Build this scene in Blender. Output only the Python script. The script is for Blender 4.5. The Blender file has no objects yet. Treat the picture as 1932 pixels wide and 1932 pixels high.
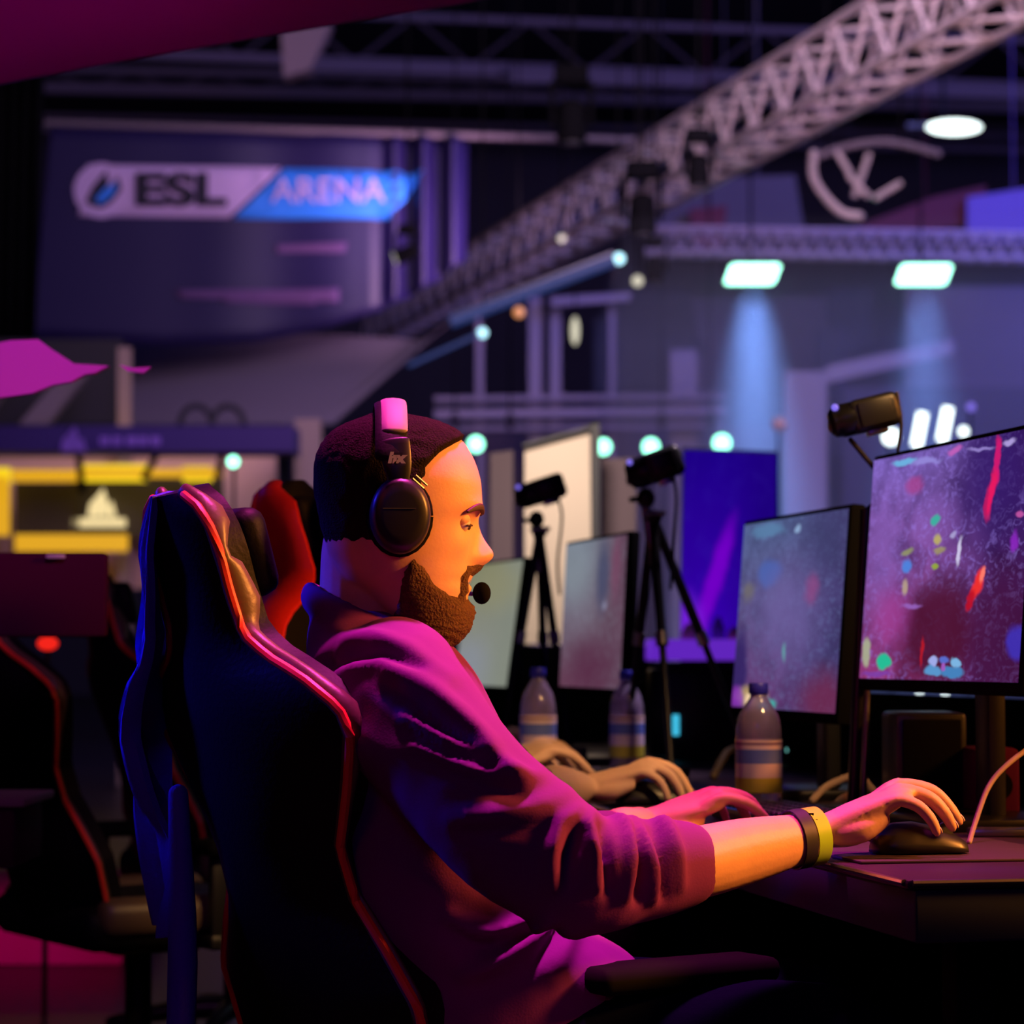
import bpy, bmesh, math, random
from mathutils import Vector, Matrix, noise
random.seed(7)
PI = math.pi
SC = bpy.context.scene
COL = SC.collection

# ---------------------------------------------------------------- camera
F = 4900.0
CAM = Vector((0, 0, 1.005))
PITCH = math.atan((1230 - 966) / F)
cd = bpy.data.cameras.new('camera'); cam = bpy.data.objects.new('camera', cd); COL.objects.link(cam)
cam.location = CAM; cam.rotation_euler = (PI / 2 + PITCH, 0, 0)
cd.sensor_width = 36; cd.lens = F / 1932 * 36; cd.clip_end = 300
cd.dof.use_dof = True; cd.dof.focus_distance = 3.12; cd.dof.aperture_fstop = 5.6
SC.camera = cam

def W(px, py, Y):
    u = (px - 966) / F; v = (966 - py) / F
    d = Vector((u, math.cos(PITCH) - v * math.sin(PITCH), math.sin(PITCH) + v * math.cos(PITCH)))
    return CAM + d * (Y / d.y)

# ---------------------------------------------------------------- world and lights
SC.view_settings.view_transform = 'Standard'; SC.view_settings.look = 'None'
SC.view_settings.exposure = 0.0; SC.view_settings.gamma = 1.0; SC.view_settings.use_curve_mapping = False
wd = bpy.data.worlds.new('world'); SC.world = wd; wd.use_nodes = True
wd.node_tree.nodes['Background'].inputs[0].default_value = (0.10, 0.06, 0.22, 1)
wd.node_tree.nodes['Background'].inputs[1].default_value = 0.012

def area(name, loc, target, size, power, color, spread=None, sy=None):
    l = bpy.data.lights.new(name, 'AREA'); l.energy = power; l.color = color; l.size = size
    if sy: l.shape = 'RECTANGLE'; l.size_y = sy
    if spread: l.spread = math.radians(spread)
    o = bpy.data.objects.new(name, l); COL.objects.link(o); o.location = loc
    o.rotation_euler = (Vector(target) - Vector(loc)).to_track_quat('-Z', 'Y').to_euler()
    return o
def spot(name, loc, target, power, color, angle=30, blend=.5, radius=.05):
    l = bpy.data.lights.new(name, 'SPOT'); l.energy = power; l.color = color
    l.spot_size = math.radians(angle); l.spot_blend = blend; l.shadow_soft_size = radius
    o = bpy.data.objects.new(name, l); COL.objects.link(o); o.location = loc
    o.rotation_euler = (Vector(target) - Vector(loc)).to_track_quat('-Z', 'Y').to_euler()
    return o
# stage lamps that reach the players, and unseen fills added for single parts
area('warm_stage_light', (2.9, 2.9, 2.3), (0.05, 3.15, 1.0), .5, 23, (1.0, .31, .045), 50)
area('red_back_light', (-1.6, .6, 2.4), (-.3, 3.1, .9), .8, .3, (1.0, .12, .08), 50)  # weak unseen fill added so the chair piping shows red
spot('warm_row_light', (1.2, 3.0, 2.6), (.12, 4.75, .8), 230, (1.0, .52, .18), 24, .5, .15)  # unseen spot added to warm the second and third players' hands
spot('bottle_top_light', (1.1, 5.9, 2.9), (.12, 5.45, .85), 260, (1.0, .75, .95), 16, .5, .1)  # unseen spot added to brighten the far bottles and hand
area('magenta_stage_light', (.15, 3.5, 3.7), (-.02, 3.2, .95), .3, 12, (1.0, .05, .50), 34)
spot('blue_side_light', (-2.6, 4.3, 2.2), (-.52, 3.40, 1.12), 1300, (.03, .02, 1.0), 8.5, .8, .2)
area('blue_fill_light', (-.6, -.6, 2.6), (.1, 3.1, .9), 1.0, .5, (.06, .05, 1.0), 60)  # unseen fill added to push the sweatshirt's dark side towards navy
spot('violet_rim_light', (-1.6, 6.0, 2.6), (-.2, 3.25, 1.15), 30, (.25, .03, 1.0), 20, .5, .2)
spot('pink_low_light', (1.35, 1.5, .45), (0.05, 3.05, .645), 10, (1.0, .03, .30), 8, .6, .05)  # unseen low spot added to light the lower sweatshirt
# unseen area lights added to brighten parts of the hall
area('hall_violet_wash', (4, 14, 9.5), (0, 44, 9), 5, 420, (.74, .54, .85))
area('stage_blue_wash', (7, 20, 7.5), (8, 40, 3), 4, 800, (.09, .13, 1.0))
area('banner_wash', (4.5, 15, 3.0), (-1.7, 21, 4.6), 1.2, 8, (.48, .26, 1.0), 60)
area('truss_wash', (2.6, 11, 2.0), (1.6, 18, 5), 1.5, 17, (1.0, .50, .42), 60)
area('booth_wash', (-1.2, 10, 4.2), (-2.6, 18, 2.4), 1.0, 9, (.5, .3, 1.0), 50)
area('canopy_magenta_light', (-.35, 2.6, 1.6), W(220, 60, 4.5), .2, .30, (1.0, .0, .55), 50)
area('board_wash', (0.0, 6.9, 2.6), W(1060, 920, 8.3), .4, 7, (1.0, .80, .68), 60)
area('mid_hall_wash', (1.5, 12, 5.5), (1.2, 30, 3), 2.5, 140, (.85, .58, .88), 90)
area('banner_fold_light', W(1120, 520, 20.2), W(835, 440, 22), .5, 30, (1.0, .55, .85), 60)

# ---------------------------------------------------------------- materials
MATS = {}
def mat(name, col, rough=.6, metal=0, emis=None, estr=1, spec=.5, trans=0, ior=1.45, bump=0, bscale=80, vary=0, vscale=6, sheen=0, coat=0):
    m = bpy.data.materials.new(name); m.use_nodes = True; nt = m.node_tree
    b = nt.nodes['Principled BSDF']
    b.inputs['Base Color'].default_value = (*col, 1); b.inputs['Roughness'].default_value = rough
    b.inputs['Metallic'].default_value = metal; b.inputs['Specular IOR Level'].default_value = spec
    b.inputs['Transmission Weight'].default_value = trans; b.inputs['IOR'].default_value = ior
    b.inputs['Sheen Weight'].default_value = sheen; b.inputs['Coat Weight'].default_value = coat
    if emis: b.inputs['Emission Color'].default_value = (*emis, 1); b.inputs['Emission Strength'].default_value = estr
    tc = nt.nodes.new('ShaderNodeTexCoord')
    n = nt.nodes.new('ShaderNodeTexNoise'); n.inputs['Scale'].default_value = vscale; n.inputs['Detail'].default_value = 4
    nt.links.new(tc.outputs['Object'], n.inputs['Vector'])
    if vary:
        r = nt.nodes.new('ShaderNodeMix'); r.data_type = 'RGBA'
        r.inputs[6].default_value = (*[c * (1 - vary) for c in col], 1); r.inputs[7].default_value = (*[min(1, c * (1 + vary)) for c in col], 1)
        nt.links.new(n.outputs['Fac'], r.inputs[0]); nt.links.new(r.outputs[2], b.inputs['Base Color'])
    if bump:
        n2 = nt.nodes.new('ShaderNodeTexNoise'); n2.inputs['Scale'].default_value = bscale; n2.inputs['Detail'].default_value = 3
        nt.links.new(tc.outputs['Object'], n2.inputs['Vector'])
        bp = nt.nodes.new('ShaderNodeBump'); bp.inputs['Strength'].default_value = bump; bp.inputs['Distance'].default_value = .01
        nt.links.new(n2.outputs['Fac'], bp.inputs['Height']); nt.links.new(bp.outputs[0], b.inputs['Normal'])
    MATS[name] = m
    return m
def lamp_mat(name, col, s): 
    return mat(name, (0.02, 0.02, 0.02), emis=col, estr=s)
def screen_mat(name, top, bottom, side, blobs, speckle=.5, scale=14, strength=1.0, warp=.07):
    """a game picture: vertical blend, coloured noise and soft-edged shapes (u0 far edge, v0 bottom)"""
    m = bpy.data.materials.new(name); m.use_nodes = True; nt = m.node_tree; N = nt.nodes; L = nt.links
    N.clear(); out = N.new('ShaderNodeOutputMaterial'); em = N.new('ShaderNodeEmission'); L.new(em.outputs[0], out.inputs[0])
    em.inputs[1].default_value = strength
    uv = N.new('ShaderNodeUVMap'); uv.uv_map = ''
    sep = N.new('ShaderNodeSeparateXYZ'); L.new(uv.outputs[0], sep.inputs[0])
    def mix(a, b, fac):
        x = N.new('ShaderNodeMix'); x.data_type = 'RGBA'
        for v, i in ((a, 6), (b, 7)):
            if isinstance(v, tuple): x.inputs[i].default_value = (*v, 1)
            else: L.new(v, x.inputs[i])
        if isinstance(fac, (int, float)): x.inputs[0].default_value = fac
        else: L.new(fac, x.inputs[0])
        return x.outputs[2]
    def noi(sc, det=3, lo=.35, hi=.65, dist=0):
        n = N.new('ShaderNodeTexNoise'); n.inputs['Scale'].default_value = sc; n.inputs['Detail'].default_value = det; n.inputs['Distortion'].default_value = dist
        L.new(uv.outputs[0], n.inputs['Vector'])
        r = N.new('ShaderNodeMapRange'); r.inputs[1].default_value = lo; r.inputs[2].default_value = hi; L.new(n.outputs['Fac'], r.inputs[0])
        return r.outputs[0]
    c = mix(bottom, top, sep.outputs[1])
    rs = N.new('ShaderNodeMapRange'); rs.interpolation_type = 'SMOOTHSTEP'; rs.inputs[1].default_value = .35; rs.inputs[2].default_value = .95
    L.new(sep.outputs[0], rs.inputs[0]); c = mix(c, side, rs.outputs[0])
    k = noi(scale * .35, 3, .4, .7, .6); kk = N.new('ShaderNodeMath'); kk.operation = 'MULTIPLY'; kk.inputs[1].default_value = speckle; L.new(k, kk.inputs[0])
    c = mix(c, tuple(x * .35 for x in side), kk.outputs[0])
    k = noi(scale * 1.6, 6, .50, .78, 1.5); kk = N.new('ShaderNodeMath'); kk.operation = 'MULTIPLY'; kk.inputs[1].default_value = speckle; L.new(k, kk.inputs[0])
    c = mix(c, tuple(min(1, x * 1.7 + .02) for x in top), kk.outputs[0])
    wn = N.new('ShaderNodeTexNoise'); wn.inputs['Scale'].default_value = 9; wn.inputs['Detail'].default_value = 4; L.new(uv.outputs[0], wn.inputs['Vector'])
    ws = N.new('ShaderNodeVectorMath'); ws.operation = 'MULTIPLY_ADD'; ws.inputs[1].default_value = (warp, warp, 0); L.new(wn.outputs['Color'], ws.inputs[0])
    wo = N.new('ShaderNodeVectorMath'); wo.operation = 'SUBTRACT'; wo.inputs[1].default_value = (warp / 2, warp / 2, 0); L.new(uv.outputs[0], wo.inputs[0]); L.new(wo.outputs[0], ws.inputs[2])
    for (u, v, ru, rv, rot, col, soft, st) in blobs:
        mp = N.new('ShaderNodeMapping'); mp.vector_type = 'TEXTURE'
        mp.inputs['Location'].default_value = (u, v, 0); mp.inputs['Rotation'].default_value = (0, 0, math.radians(rot)); mp.inputs['Scale'].default_value = (ru, rv, 1)
        L.new(ws.outputs[0], mp.inputs['Vector'])
        g = N.new('ShaderNodeTexGradient'); g.gradient_type = 'SPHERICAL'; L.new(mp.outputs[0], g.inputs[0])
        r = N.new('ShaderNodeMapRange'); r.interpolation_type = 'SMOOTHSTEP'; r.inputs[1].default_value = 0; r.inputs[2].default_value = soft; r.inputs[4].default_value = st
        L.new(g.outputs['Fac'], r.inputs[0]); c = mix(c, col, r.outputs[0])
    L.new(c, em.inputs[0])
    MATS[name] = m
    return m
M = MATS
mat('skin', (.64, .36, .22), .55, bump=.04, bscale=260, vary=.12, vscale=30)
mat('skin_fair', (.80, .52, .38), .55, bump=.03, bscale=260, vary=.1, vscale=30)
mat('nail', (.8, .58, .48), .3)
mat('hair_dark', (.012, .007, .005), .85, bump=.5, bscale=420, vary=.5, vscale=120, spec=.1)
mat('beard_brown', (.075, .028, .008), .8, bump=.5, bscale=300, vary=.5, vscale=120)
mat('eyebrow', (.05, .02, .01), .7)
mat('eye_white', (.6, .55, .5), .2); mat('lip', (.5, .2, .16), .45)
mat('sweatshirt', (.135, .016, .165), .9, bump=.06, bscale=350, vary=.12, vscale=12, spec=.25)
mat('sweatshirt_navy', (.05, .04, .12), .85, bump=.2, bscale=300)
mat('denim', (.003, .004, .014), 1.0, bump=.1, bscale=400, spec=.0)
mat('black_leather', (.006, .006, .008), .55, bump=.08, bscale=160, spec=.15)
mat('tan_leather', (.10, .07, .045), .42, bump=.05, bscale=160)
mat('red_leather', (.62, .02, .012), .4, bump=.1, bscale=160)
mat('red_piping', (.85, .06, .03), .45)
mat('black_plastic', (.012, .012, .015), .38)
mat('matte_black', (.004, .004, .005), .9, spec=.06)
mat('dark_grey', (.05, .05, .055), .5)
mat('steel', (.45, .43, .45), .3, metal=1)
mat('black_metal', (.03, .03, .035), .3, metal=.8)
mat('headband_grey', (.30, .24, .25), .6)
mat('logo_white', (.75, .75, .78), .5)
mat('jacket_blue', (.05, .03, .60), .8, bump=.2, bscale=200)
mat('wristband', (.35, .66, .02), .5)
mat('strap_black', (.02, .02, .03), .5)
mat('desk_top', (.03, .014, .03), .45, vary=.2, vscale=10, spec=.3)
mat('desk_edge', (.022, .032, .05), .8, spec=.2)
mat('edge_metal', (.35, .33, .36), .28, metal=1)
mat('mousepad', (.035, .015, .035), .8)
mat('bottle_clear', (.72, .62, .90), .12, trans=.82, ior=1.25, coat=.6)
mat('water', (.9, .8, .9), .02, trans=1, ior=1.33)
mat('cap_blue', (.03, .03, .55), .4)
def label_mat():
    m = mat('bottle_label', (.8, .7, .85), .5); nt = m.node_tree; b = nt.nodes['Principled BSDF']
    uv = nt.nodes.new('ShaderNodeUVMap'); sp = nt.nodes.new('ShaderNodeSeparateXYZ'); nt.links.new(uv.outputs[0], sp.inputs[0])
    cr = nt.nodes.new('ShaderNodeValToRGB'); cr.color_ramp.interpolation = 'CONSTANT'
    e = cr.color_ramp.elements; e[0].position = 0; e[0].color = (.45, .42, .05, 1); e[1].position = .28; e[1].color = (.62, .5, .72, 1)
    for p, c in ((.55, (.10, .16, .62, 1)), (.82, (.75, .6, .7, 1)), (.9, (.25, .12, .25, 1)), (.95, (.8, .6, .6, 1))):
        x = e.new(p); x.color = c
    nt.links.new(sp.outputs[1], cr.inputs[0]); nt.links.new(cr.outputs[0], b.inputs['Base Color'])
label_mat()
mat('hall_wall', (.12, .10, .13), .9, vary=.3, vscale=.4)
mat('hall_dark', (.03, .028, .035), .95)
mat('floor_dark', (.03, .02, .03), .35, vary=.4, vscale=1)
mat('ceiling_dark', (.035, .03, .04), .9, vary=.3, vscale=.3)
mat('beam_paint', (.30, .24, .32), .6)
mat('beam_dark', (.14, .11, .14), .7)
mat('truss_alu', (.55, .46, .46), .42, metal=.4)
mat('banner_navy', (.010, .006, .055), .5, spec=.45)
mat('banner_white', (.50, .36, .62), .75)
mat('banner_blue', (.02, .22, .80), .7)
mat('banner_black', (.008, .006, .02), .7)
mat('banner_trace', (.10, .045, .15), .8)
mat('canopy_grey', (.16, .13, .18), .9)
mat('magenta_cloth', (.45, .006, .30), .9, vary=.1, vscale=2)
mat('pink_cloth', (.85, .12, .75), .9)
mat('plum_panel', (.07, .004, .04), .85, spec=.1)
mat('fascia_purple', (.05, .025, .16), .7)
mat('sign_violet', (.28, .14, .6), .6)
mat('booth_black', (.03, .025, .02), .6)
mat('post_tan', (.30, .22, .20), .8)
mat('booth_cream', (.70, .45, .35), .8)
mat('cream_board', (.62, .52, .42), .8)
mat('mauve_panel', (.13, .09, .11), .8)
mat('grille_red', (.16, .02, .04), .7); mat('set_violet', (.25, .16, .55), .7)
lamp_mat('lamp_mint', (.36, 1.0, .74), 5.5)
lamp_mat('lamp_small_mint', (.30, 1.0, .68), 3.8)
lamp_mat('lamp_white', (.85, 1.0, .98), 3)
lamp_mat('lamp_cyan', (.45, .85, 1.0), 2.5)
lamp_mat('lamp_cyan_small', (.25, .8, .75), 1.2)
lamp_mat('lamp_orange', (1.0, .35, .05), .8)
lamp_mat('lamp_cream', (.85, .8, .6), .9)
lamp_mat('lamp_violet', (.25, .18, 1.0), .9)
lamp_mat('strip_yellow', (1.0, .68, .01), 1.0)
lamp_mat('strip_amber', (.9, .45, .01), .85)
lamp_mat('strip_blue', (.02, .07, .32), .45)
lamp_mat('sign_cream', (1.0, .78, .38), .95)
lamp_mat('led_cyan', (.05, .5, .75), 1)
lamp_mat('violet_glow', (.13, .02, .55), .9)

# ---------------------------------------------------------------- mesh helpers
def V(*a): return Vector(a)
def ring_faces(bm, a, b):
    n = len(a)
    for i in range(n):
        bm.faces.new((a[i], a[(i + 1) % n], b[(i + 1) % n], b[i]))
def loft(bm, rings, caps=True):
    R = [[bm.verts.new(p) for p in r] for r in rings]
    for a, b in zip(R, R[1:]): ring_faces(bm, a, b)
    if caps:
        bm.faces.new(list(reversed(R[0]))); bm.faces.new(R[-1])
    return R
def r4(r): return r.to_matrix().to_4x4() if not isinstance(r, Matrix) else r.to_3x3().to_4x4()
def box(bm, c, s, rot=None):
    m = Matrix.Translation(Vector(c))
    if rot is not None: m = m @ r4(rot)
    r = bmesh.ops.create_cube(bm, size=1, matrix=m @ Matrix.Diagonal((*s, 1)))
    return r['verts']
def rbox(bm, c, s, r=.01, rot=None, seg=2):
    """rounded box"""
    t = bmesh.new(); bmesh.ops.create_cube(t, size=1, matrix=Matrix.Diagonal((*s, 1)))
    bmesh.ops.bevel(t, geom=t.edges[:], offset=min(r, min(s) * .49), segments=seg, profile=.5, affect='EDGES')
    m = Matrix.Translation(Vector(c))
    if rot is not None: m = m @ r4(rot)
    bmesh.ops.transform(t, matrix=m, verts=t.verts); merge(bm, t)
def merge(bm, t):
    me = bpy.data.meshes.new('t'); t.to_mesh(me); t.free(); bm.from_mesh(me); bpy.data.meshes.remove(me)
def cr(pts, n):
    """Catmull-Rom resampling of tuples / vectors"""
    P = [tuple(p) for p in pts]; P = [P[0]] + P + [P[-1]]; out = []
    for i in range(1, len(P) - 2):
        for k in range(n):
            t = k / n
            out.append(tuple(.5 * (2 * b + (c - a) * t + (2 * a - 5 * b + 4 * c - d) * t * t + (3 * b - a - 3 * c + d) * t ** 3)
                             for a, b, c, d in zip(P[i - 1], P[i], P[i + 1], P[i + 2])))
    out.append(P[-2]); return out
def tube(bm, pts, rad, seg=12, sub=4, round_ends=True, up=V(0, 0, 1)):
    """pts: vectors; rad: float, list of floats or list of (side, up) radii"""
    if not isinstance(rad, (list, tuple)): rad = [rad] * len(pts)
    rr = [(r, r) if not isinstance(r, (tuple, list)) else tuple(r) for r in rad]
    data = [tuple(p) + r for p, r in zip(pts, rr)]
    if sub > 1 and len(pts) > 2: data = cr(data, sub)
    P = [Vector(d[:3]) for d in data]; R = [(max(d[3], 1e-4), max(d[4], 1e-4)) for d in data]
    rings = []
    def fr(i):
        a = P[max(i - 1, 0)]; b = P[min(i + 1, len(P) - 1)]; t = (b - a).normalized()
        u = up if abs(t.dot(up)) < .95 else V(1, 0, 0)
        s = t.cross(u).normalized(); return t, s, s.cross(t).normalized()
    def ringat(c, s, u, ra, rb): return [c + s * (math.cos(2 * PI * k / seg) * ra) + u * (math.sin(2 * PI * k / seg) * rb) for k in range(seg)]
    t, s, u = fr(0)
    if round_ends:
        for q in (80, 50, 25):
            a = math.radians(q); rings.append(ringat(P[0] - t * (math.sin(a) * min(R[0])), s, u, R[0][0] * math.cos(a), R[0][1] * math.cos(a)))
    ps = s
    for i in range(len(P)):
        t, s, u = fr(i)
        if s.dot(ps) < 0: s = -s; u = -u
        ps = s
        rings.append(ringat(P[i], s, u, *R[i]))
    if round_ends:
        for q in (25, 50, 80):
            a = math.radians(q); rings.append(ringat(P[-1] + t * (math.sin(a) * min(R[-1])), s, u, R[-1][0] * math.cos(a), R[-1][1] * math.cos(a)))
    loft(bm, rings)
def rod(bm, a, b, r, seg=8, r2=None):
    a = Vector(a); b = Vector(b); t = (b - a).normalized()
    u = V(0, 0, 1) if abs(t.z) < .95 else V(1, 0, 0); s = t.cross(u).normalized(); u = s.cross(t)
    f = lambda c, q: [c + s * (math.cos(2 * PI * k / seg) * q) + u * (math.sin(2 * PI * k / seg) * q) for k in range(seg)]
    loft(bm, [f(a, r), f(b, r2 if r2 is not None else r)])
def lathe(bm, prof, seg=24, c=(0, 0, 0), uv=False):
    c = Vector(c); rings = [[c + V(math.cos(2 * PI * k / seg) * r, math.sin(2 * PI * k / seg) * r, z) for k in range(seg)] for r, z in prof]
    R = loft(bm, rings)
    if uv:
        L = bm.loops.layers.uv.verify(); z0 = prof[0][1]; z1 = prof[-1][1]
        for f in bm.faces:
            for l in f.loops: l[L].uv = (0.5, (l.vert.co.z - c.z - z0) / (z1 - z0))
def ball(bm, c, r, seg=12):
    m = Matrix.Translation(Vector(c)) @ Matrix.Diagonal((*(r if isinstance(r, (tuple, list)) else (r, r, r)), 1))
    bmesh.ops.create_uvsphere(bm, u_segments=seg, v_segments=max(6, seg * 2 // 3), radius=1, matrix=m)
def prism(bm, poly, thick):
    """polygon of world points extruded by the vector `thick`"""
    thick = Vector(thick); a = [bm.verts.new(Vector(p)) for p in poly]; b = [bm.verts.new(Vector(p) + thick) for p in poly]
    bm.faces.new(a); bm.faces.new(list(reversed(b))); ring_faces(bm, list(reversed(a)), list(reversed(b)))
def lerp(tab, x):
    if x <= tab[0][0]: return tab[0][1]
    for (a, b), (c, d) in zip(tab, tab[1:]):
        if x <= c: return b + (d - b) * (x - a) / (c - a)
    return tab[-1][1]
def sstep(a, b, x):
    t = min(1, max(0, (x - a) / (b - a))); return t * t * (3 - 2 * t)
def g(x, s): return math.exp(-(x / s) ** 2)

# ---------------------------------------------------------------- object helpers
ROOTM = {}
def thing(name, label, cat, loc=(0, 0, 0), rz=0, group=None):
    o = bpy.data.objects.new(name, None); COL.objects.link(o); o.empty_display_size = .1
    o.location = loc; o.rotation_euler = (0, 0, rz)
    o['label'] = label; o['category'] = cat
    if group: o['group'] = group
    ROOTM[o.name] = Matrix.Translation(Vector(loc)) @ Matrix.Rotation(rz, 4, 'Z')
    return o
def rootm(o):
    while o.parent: o = o.parent
    return ROOTM.get(o.name, Matrix.Identity(4))
def obj(name, bm, m, parent=None, smooth=True, world=True, label=None):
    """one mesh object; `world` meshes are given in world space and moved into the parent's space"""
    bmesh.ops.recalc_face_normals(bm, faces=bm.faces[:])
    if parent is not None and world: bmesh.ops.transform(bm, matrix=rootm(parent).inverted(), verts=bm.verts)
    me = bpy.data.meshes.new(name); bm.to_mesh(me); bm.free()
    for p in me.polygons: p.use_smooth = bool(smooth)
    if smooth and smooth != 'all':
        try: me.set_sharp_from_angle(angle=math.radians(40))
        except Exception: pass
    me.materials.append(M[m] if isinstance(m, str) else m)
    o = bpy.data.objects.new(name, me); COL.objects.link(o)
    if parent is not None: o.parent = parent
    if label: o['label'] = label
    return o
def tag(o, label, cat, group=None):
    o['label'] = label; o['category'] = cat
    if group: o['group'] = group
    return o
def struct(name, bm, m, smooth=False):
    o = obj(name, bm, m, smooth=smooth); o['kind'] = 'structure'; return o
def dup(root, loc, rz=None, label=None):
    kids = [(c, [d for d in bpy.data.objects if d.parent == c]) for c in bpy.data.objects if c.parent == root]
    r = root.copy(); COL.objects.link(r); r.location = loc
    if rz is not None: r.rotation_euler = (0, 0, rz)
    if label: r['label'] = label
    for c, ds in kids:
        n = c.copy(); COL.objects.link(n); n.parent = r
        for d in ds:
            q = d.copy(); COL.objects.link(q); q.parent = n
    return r
def kids(root, base):
    return [c for c in bpy.data.objects if c.parent == root and c.name.split('.')[0] == base]
def fuse(name, bm, voxel, m, parent, smooth_it=2, deform=None, factor=.5):
    """union of overlapping closed shapes as one continuous surface"""
    bmesh.ops.recalc_face_normals(bm, faces=bm.faces[:])
    me = bpy.data.meshes.new(name + '_raw'); bm.to_mesh(me); bm.free()
    t = bpy.data.objects.new(name + '_raw', me); COL.objects.link(t)
    md = t.modifiers.new('r', 'REMESH'); md.mode = 'VOXEL'; md.voxel_size = voxel
    if smooth_it:
        sm = t.modifiers.new('s', 'SMOOTH'); sm.iterations = smooth_it; sm.factor = factor
    dg = bpy.context.evaluated_depsgraph_get(); dg.update()
    ne = bpy.data.meshes.new_from_object(t.evaluated_get(dg))
    bpy.data.objects.remove(t); bpy.data.meshes.remove(me)
    ne.name = name
    if deform:
        nb = bmesh.new(); nb.from_mesh(ne); nb.normal_update()
        mv = [(v, deform(v.co, v.normal)) for v in nb.verts]
        for v, d in mv: v.co += d
        bmesh.ops.smooth_vert(nb, verts=nb.verts, factor=.4, use_axis_x=True, use_axis_y=True, use_axis_z=True)
        nb.to_mesh(ne); nb.free()
    ne.transform(rootm(parent).inverted())
    for p in ne.polygons: p.use_smooth = True
    ne.materials.clear(); ne.materials.append(M[m])
    o = bpy.data.objects.new(name, ne); COL.objects.link(o); o.parent = parent
    return o
def text_obj(body, mtx, size, m, parent, name='lettering', extrude=.002, offset=0, sx=1, bevel=0, shear=0):
    c = bpy.data.curves.new('t', 'FONT'); c.body = body; c.size = size; c.extrude = extrude; c.offset = offset; c.align_x = 'CENTER'; c.align_y = 'CENTER'; c.shear = shear
    t = bpy.data.objects.new('t', c); COL.objects.link(t)
    dg = bpy.context.evaluated_depsgraph_get(); dg.update()
    me = bpy.data.meshes.new_from_object(t.evaluated_get(dg)); bpy.data.objects.remove(t)
    me.transform(Matrix.Diagonal((sx, 1, 1, 1))); me.transform(mtx)
    me.transform(rootm(parent).inverted()); me.materials.clear(); me.materials.append(M[m]); me.name = name
    o = bpy.data.objects.new(name, me); COL.objects.link(o); o.parent = parent
    return o
# ================================================================ the hall
b = bmesh.new(); box(b, (1, 28, -.05), (36, 66, .1)); struct('floor', b, 'floor_dark')
b = bmesh.new(); box(b, (1, 28, 13.6), (36, 66, .2)); struct('ceiling', b, 'ceiling_dark')
b = bmesh.new(); box(b, (1, 61, 6.75), (36, .2, 13.7)); struct('wall_back', b, 'hall_wall')
b = bmesh.new(); box(b, (-17, 28, 6.75), (.2, 66, 13.7)); struct('wall_left', b, 'hall_wall')
b = bmesh.new(); box(b, (19, 28, 6.75), (.2, 66, 13.7)); struct('wall_right', b, 'hall_wall')

def px_prism(bm, pts, Y, thick=.05): prism(bm, [W(x, y, Y) for x, y in pts], (0, thick, 0))
def px_box(bm, x0, y0, x1, y1, Y, thick=.05): px_prism(bm, [(x0, y0), (x1, y0), (x1, y1), (x0, y1)], Y, thick)

def roof_truss(p0, p1, h, n, r, label, m='beam_paint'):
    p0 = Vector(p0); p1 = Vector(p1)
    t = thing('roof_truss', label, 'roof truss', (p0 + p1) / 2, 0, 'roof trusses under the ceiling')
    q = bmesh.new(); rbox_between(q, p0, p1, r * 2, r * 2); obj('chord', q, m, t, False)
    q = bmesh.new(); rbox_between(q, p0 - V(0, 0, h), p1 - V(0, 0, h), r * 2.6, r * 2.6); obj('chord', q, m, t, False)
    for k in range(n):
        a = p0.lerp(p1, k / n); c = p0.lerp(p1, (k + .5) / n) - V(0, 0, h); e = p0.lerp(p1, (k + 1) / n)
        q = bmesh.new(); rod(q, a, c, r * .6); rod(q, c, e, r * .6); obj('brace', q, 'beam_dark', t)
def rbox_between(bm, a, c, w, h):
    d = Vector(c) - Vector(a); box(bm, (Vector(a) + Vector(c)) / 2, (d.length, w, h), d.to_track_quat('X', 'Z'))
roof_truss(W(120, 8, 44), W(2100, 82, 44), .82, 9, .06, 'pale steel roof truss nearest the top edge, crossed by the lighting truss')
roof_truss(W(-60, 128, 52), W(2100, 172, 52), .38, 14, .08, 'broad mauve roof truss, second below the top edge')
roof_truss(W(60, 218, 57), W(2100, 262, 57), .30, 16, .05, 'thin dark roof truss just above the navy banner')
for i, (x0, y0, x1, y1, lab) in enumerate([
        (580, 118, 940, 130, 'violet lit roof light strip left of the hanging black fixture'),
        (960, 132, 1330, 152, 'violet lit roof light strip right of the hanging black fixture'),
        (1690, 160, 1990, 176, 'violet lit roof strip above the oval floodlight')]):
    q = bmesh.new(); px_prism(q, [(x0, y0), (x1, y0 + 9), (x1, y1 + 12), (x0, y1 + 3)], 42, .2)
    tag(obj('roof_panel', q, 'beam_paint', smooth=False), lab, 'panel', 'roof panels')
q = bmesh.new(); px_prism(q, [(530, 60), (625, 45), (585, 130), (535, 145)], 30, .3)
c_ = W(580, 70, 30.15); rod(q, c_, V(c_.x, c_.y, 13.5), .03, 8)
tag(obj('air_duct', q, 'post_tan', smooth=False), 'short pale duct end under the roof at the tip of the magenta canopy', 'duct')

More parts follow.
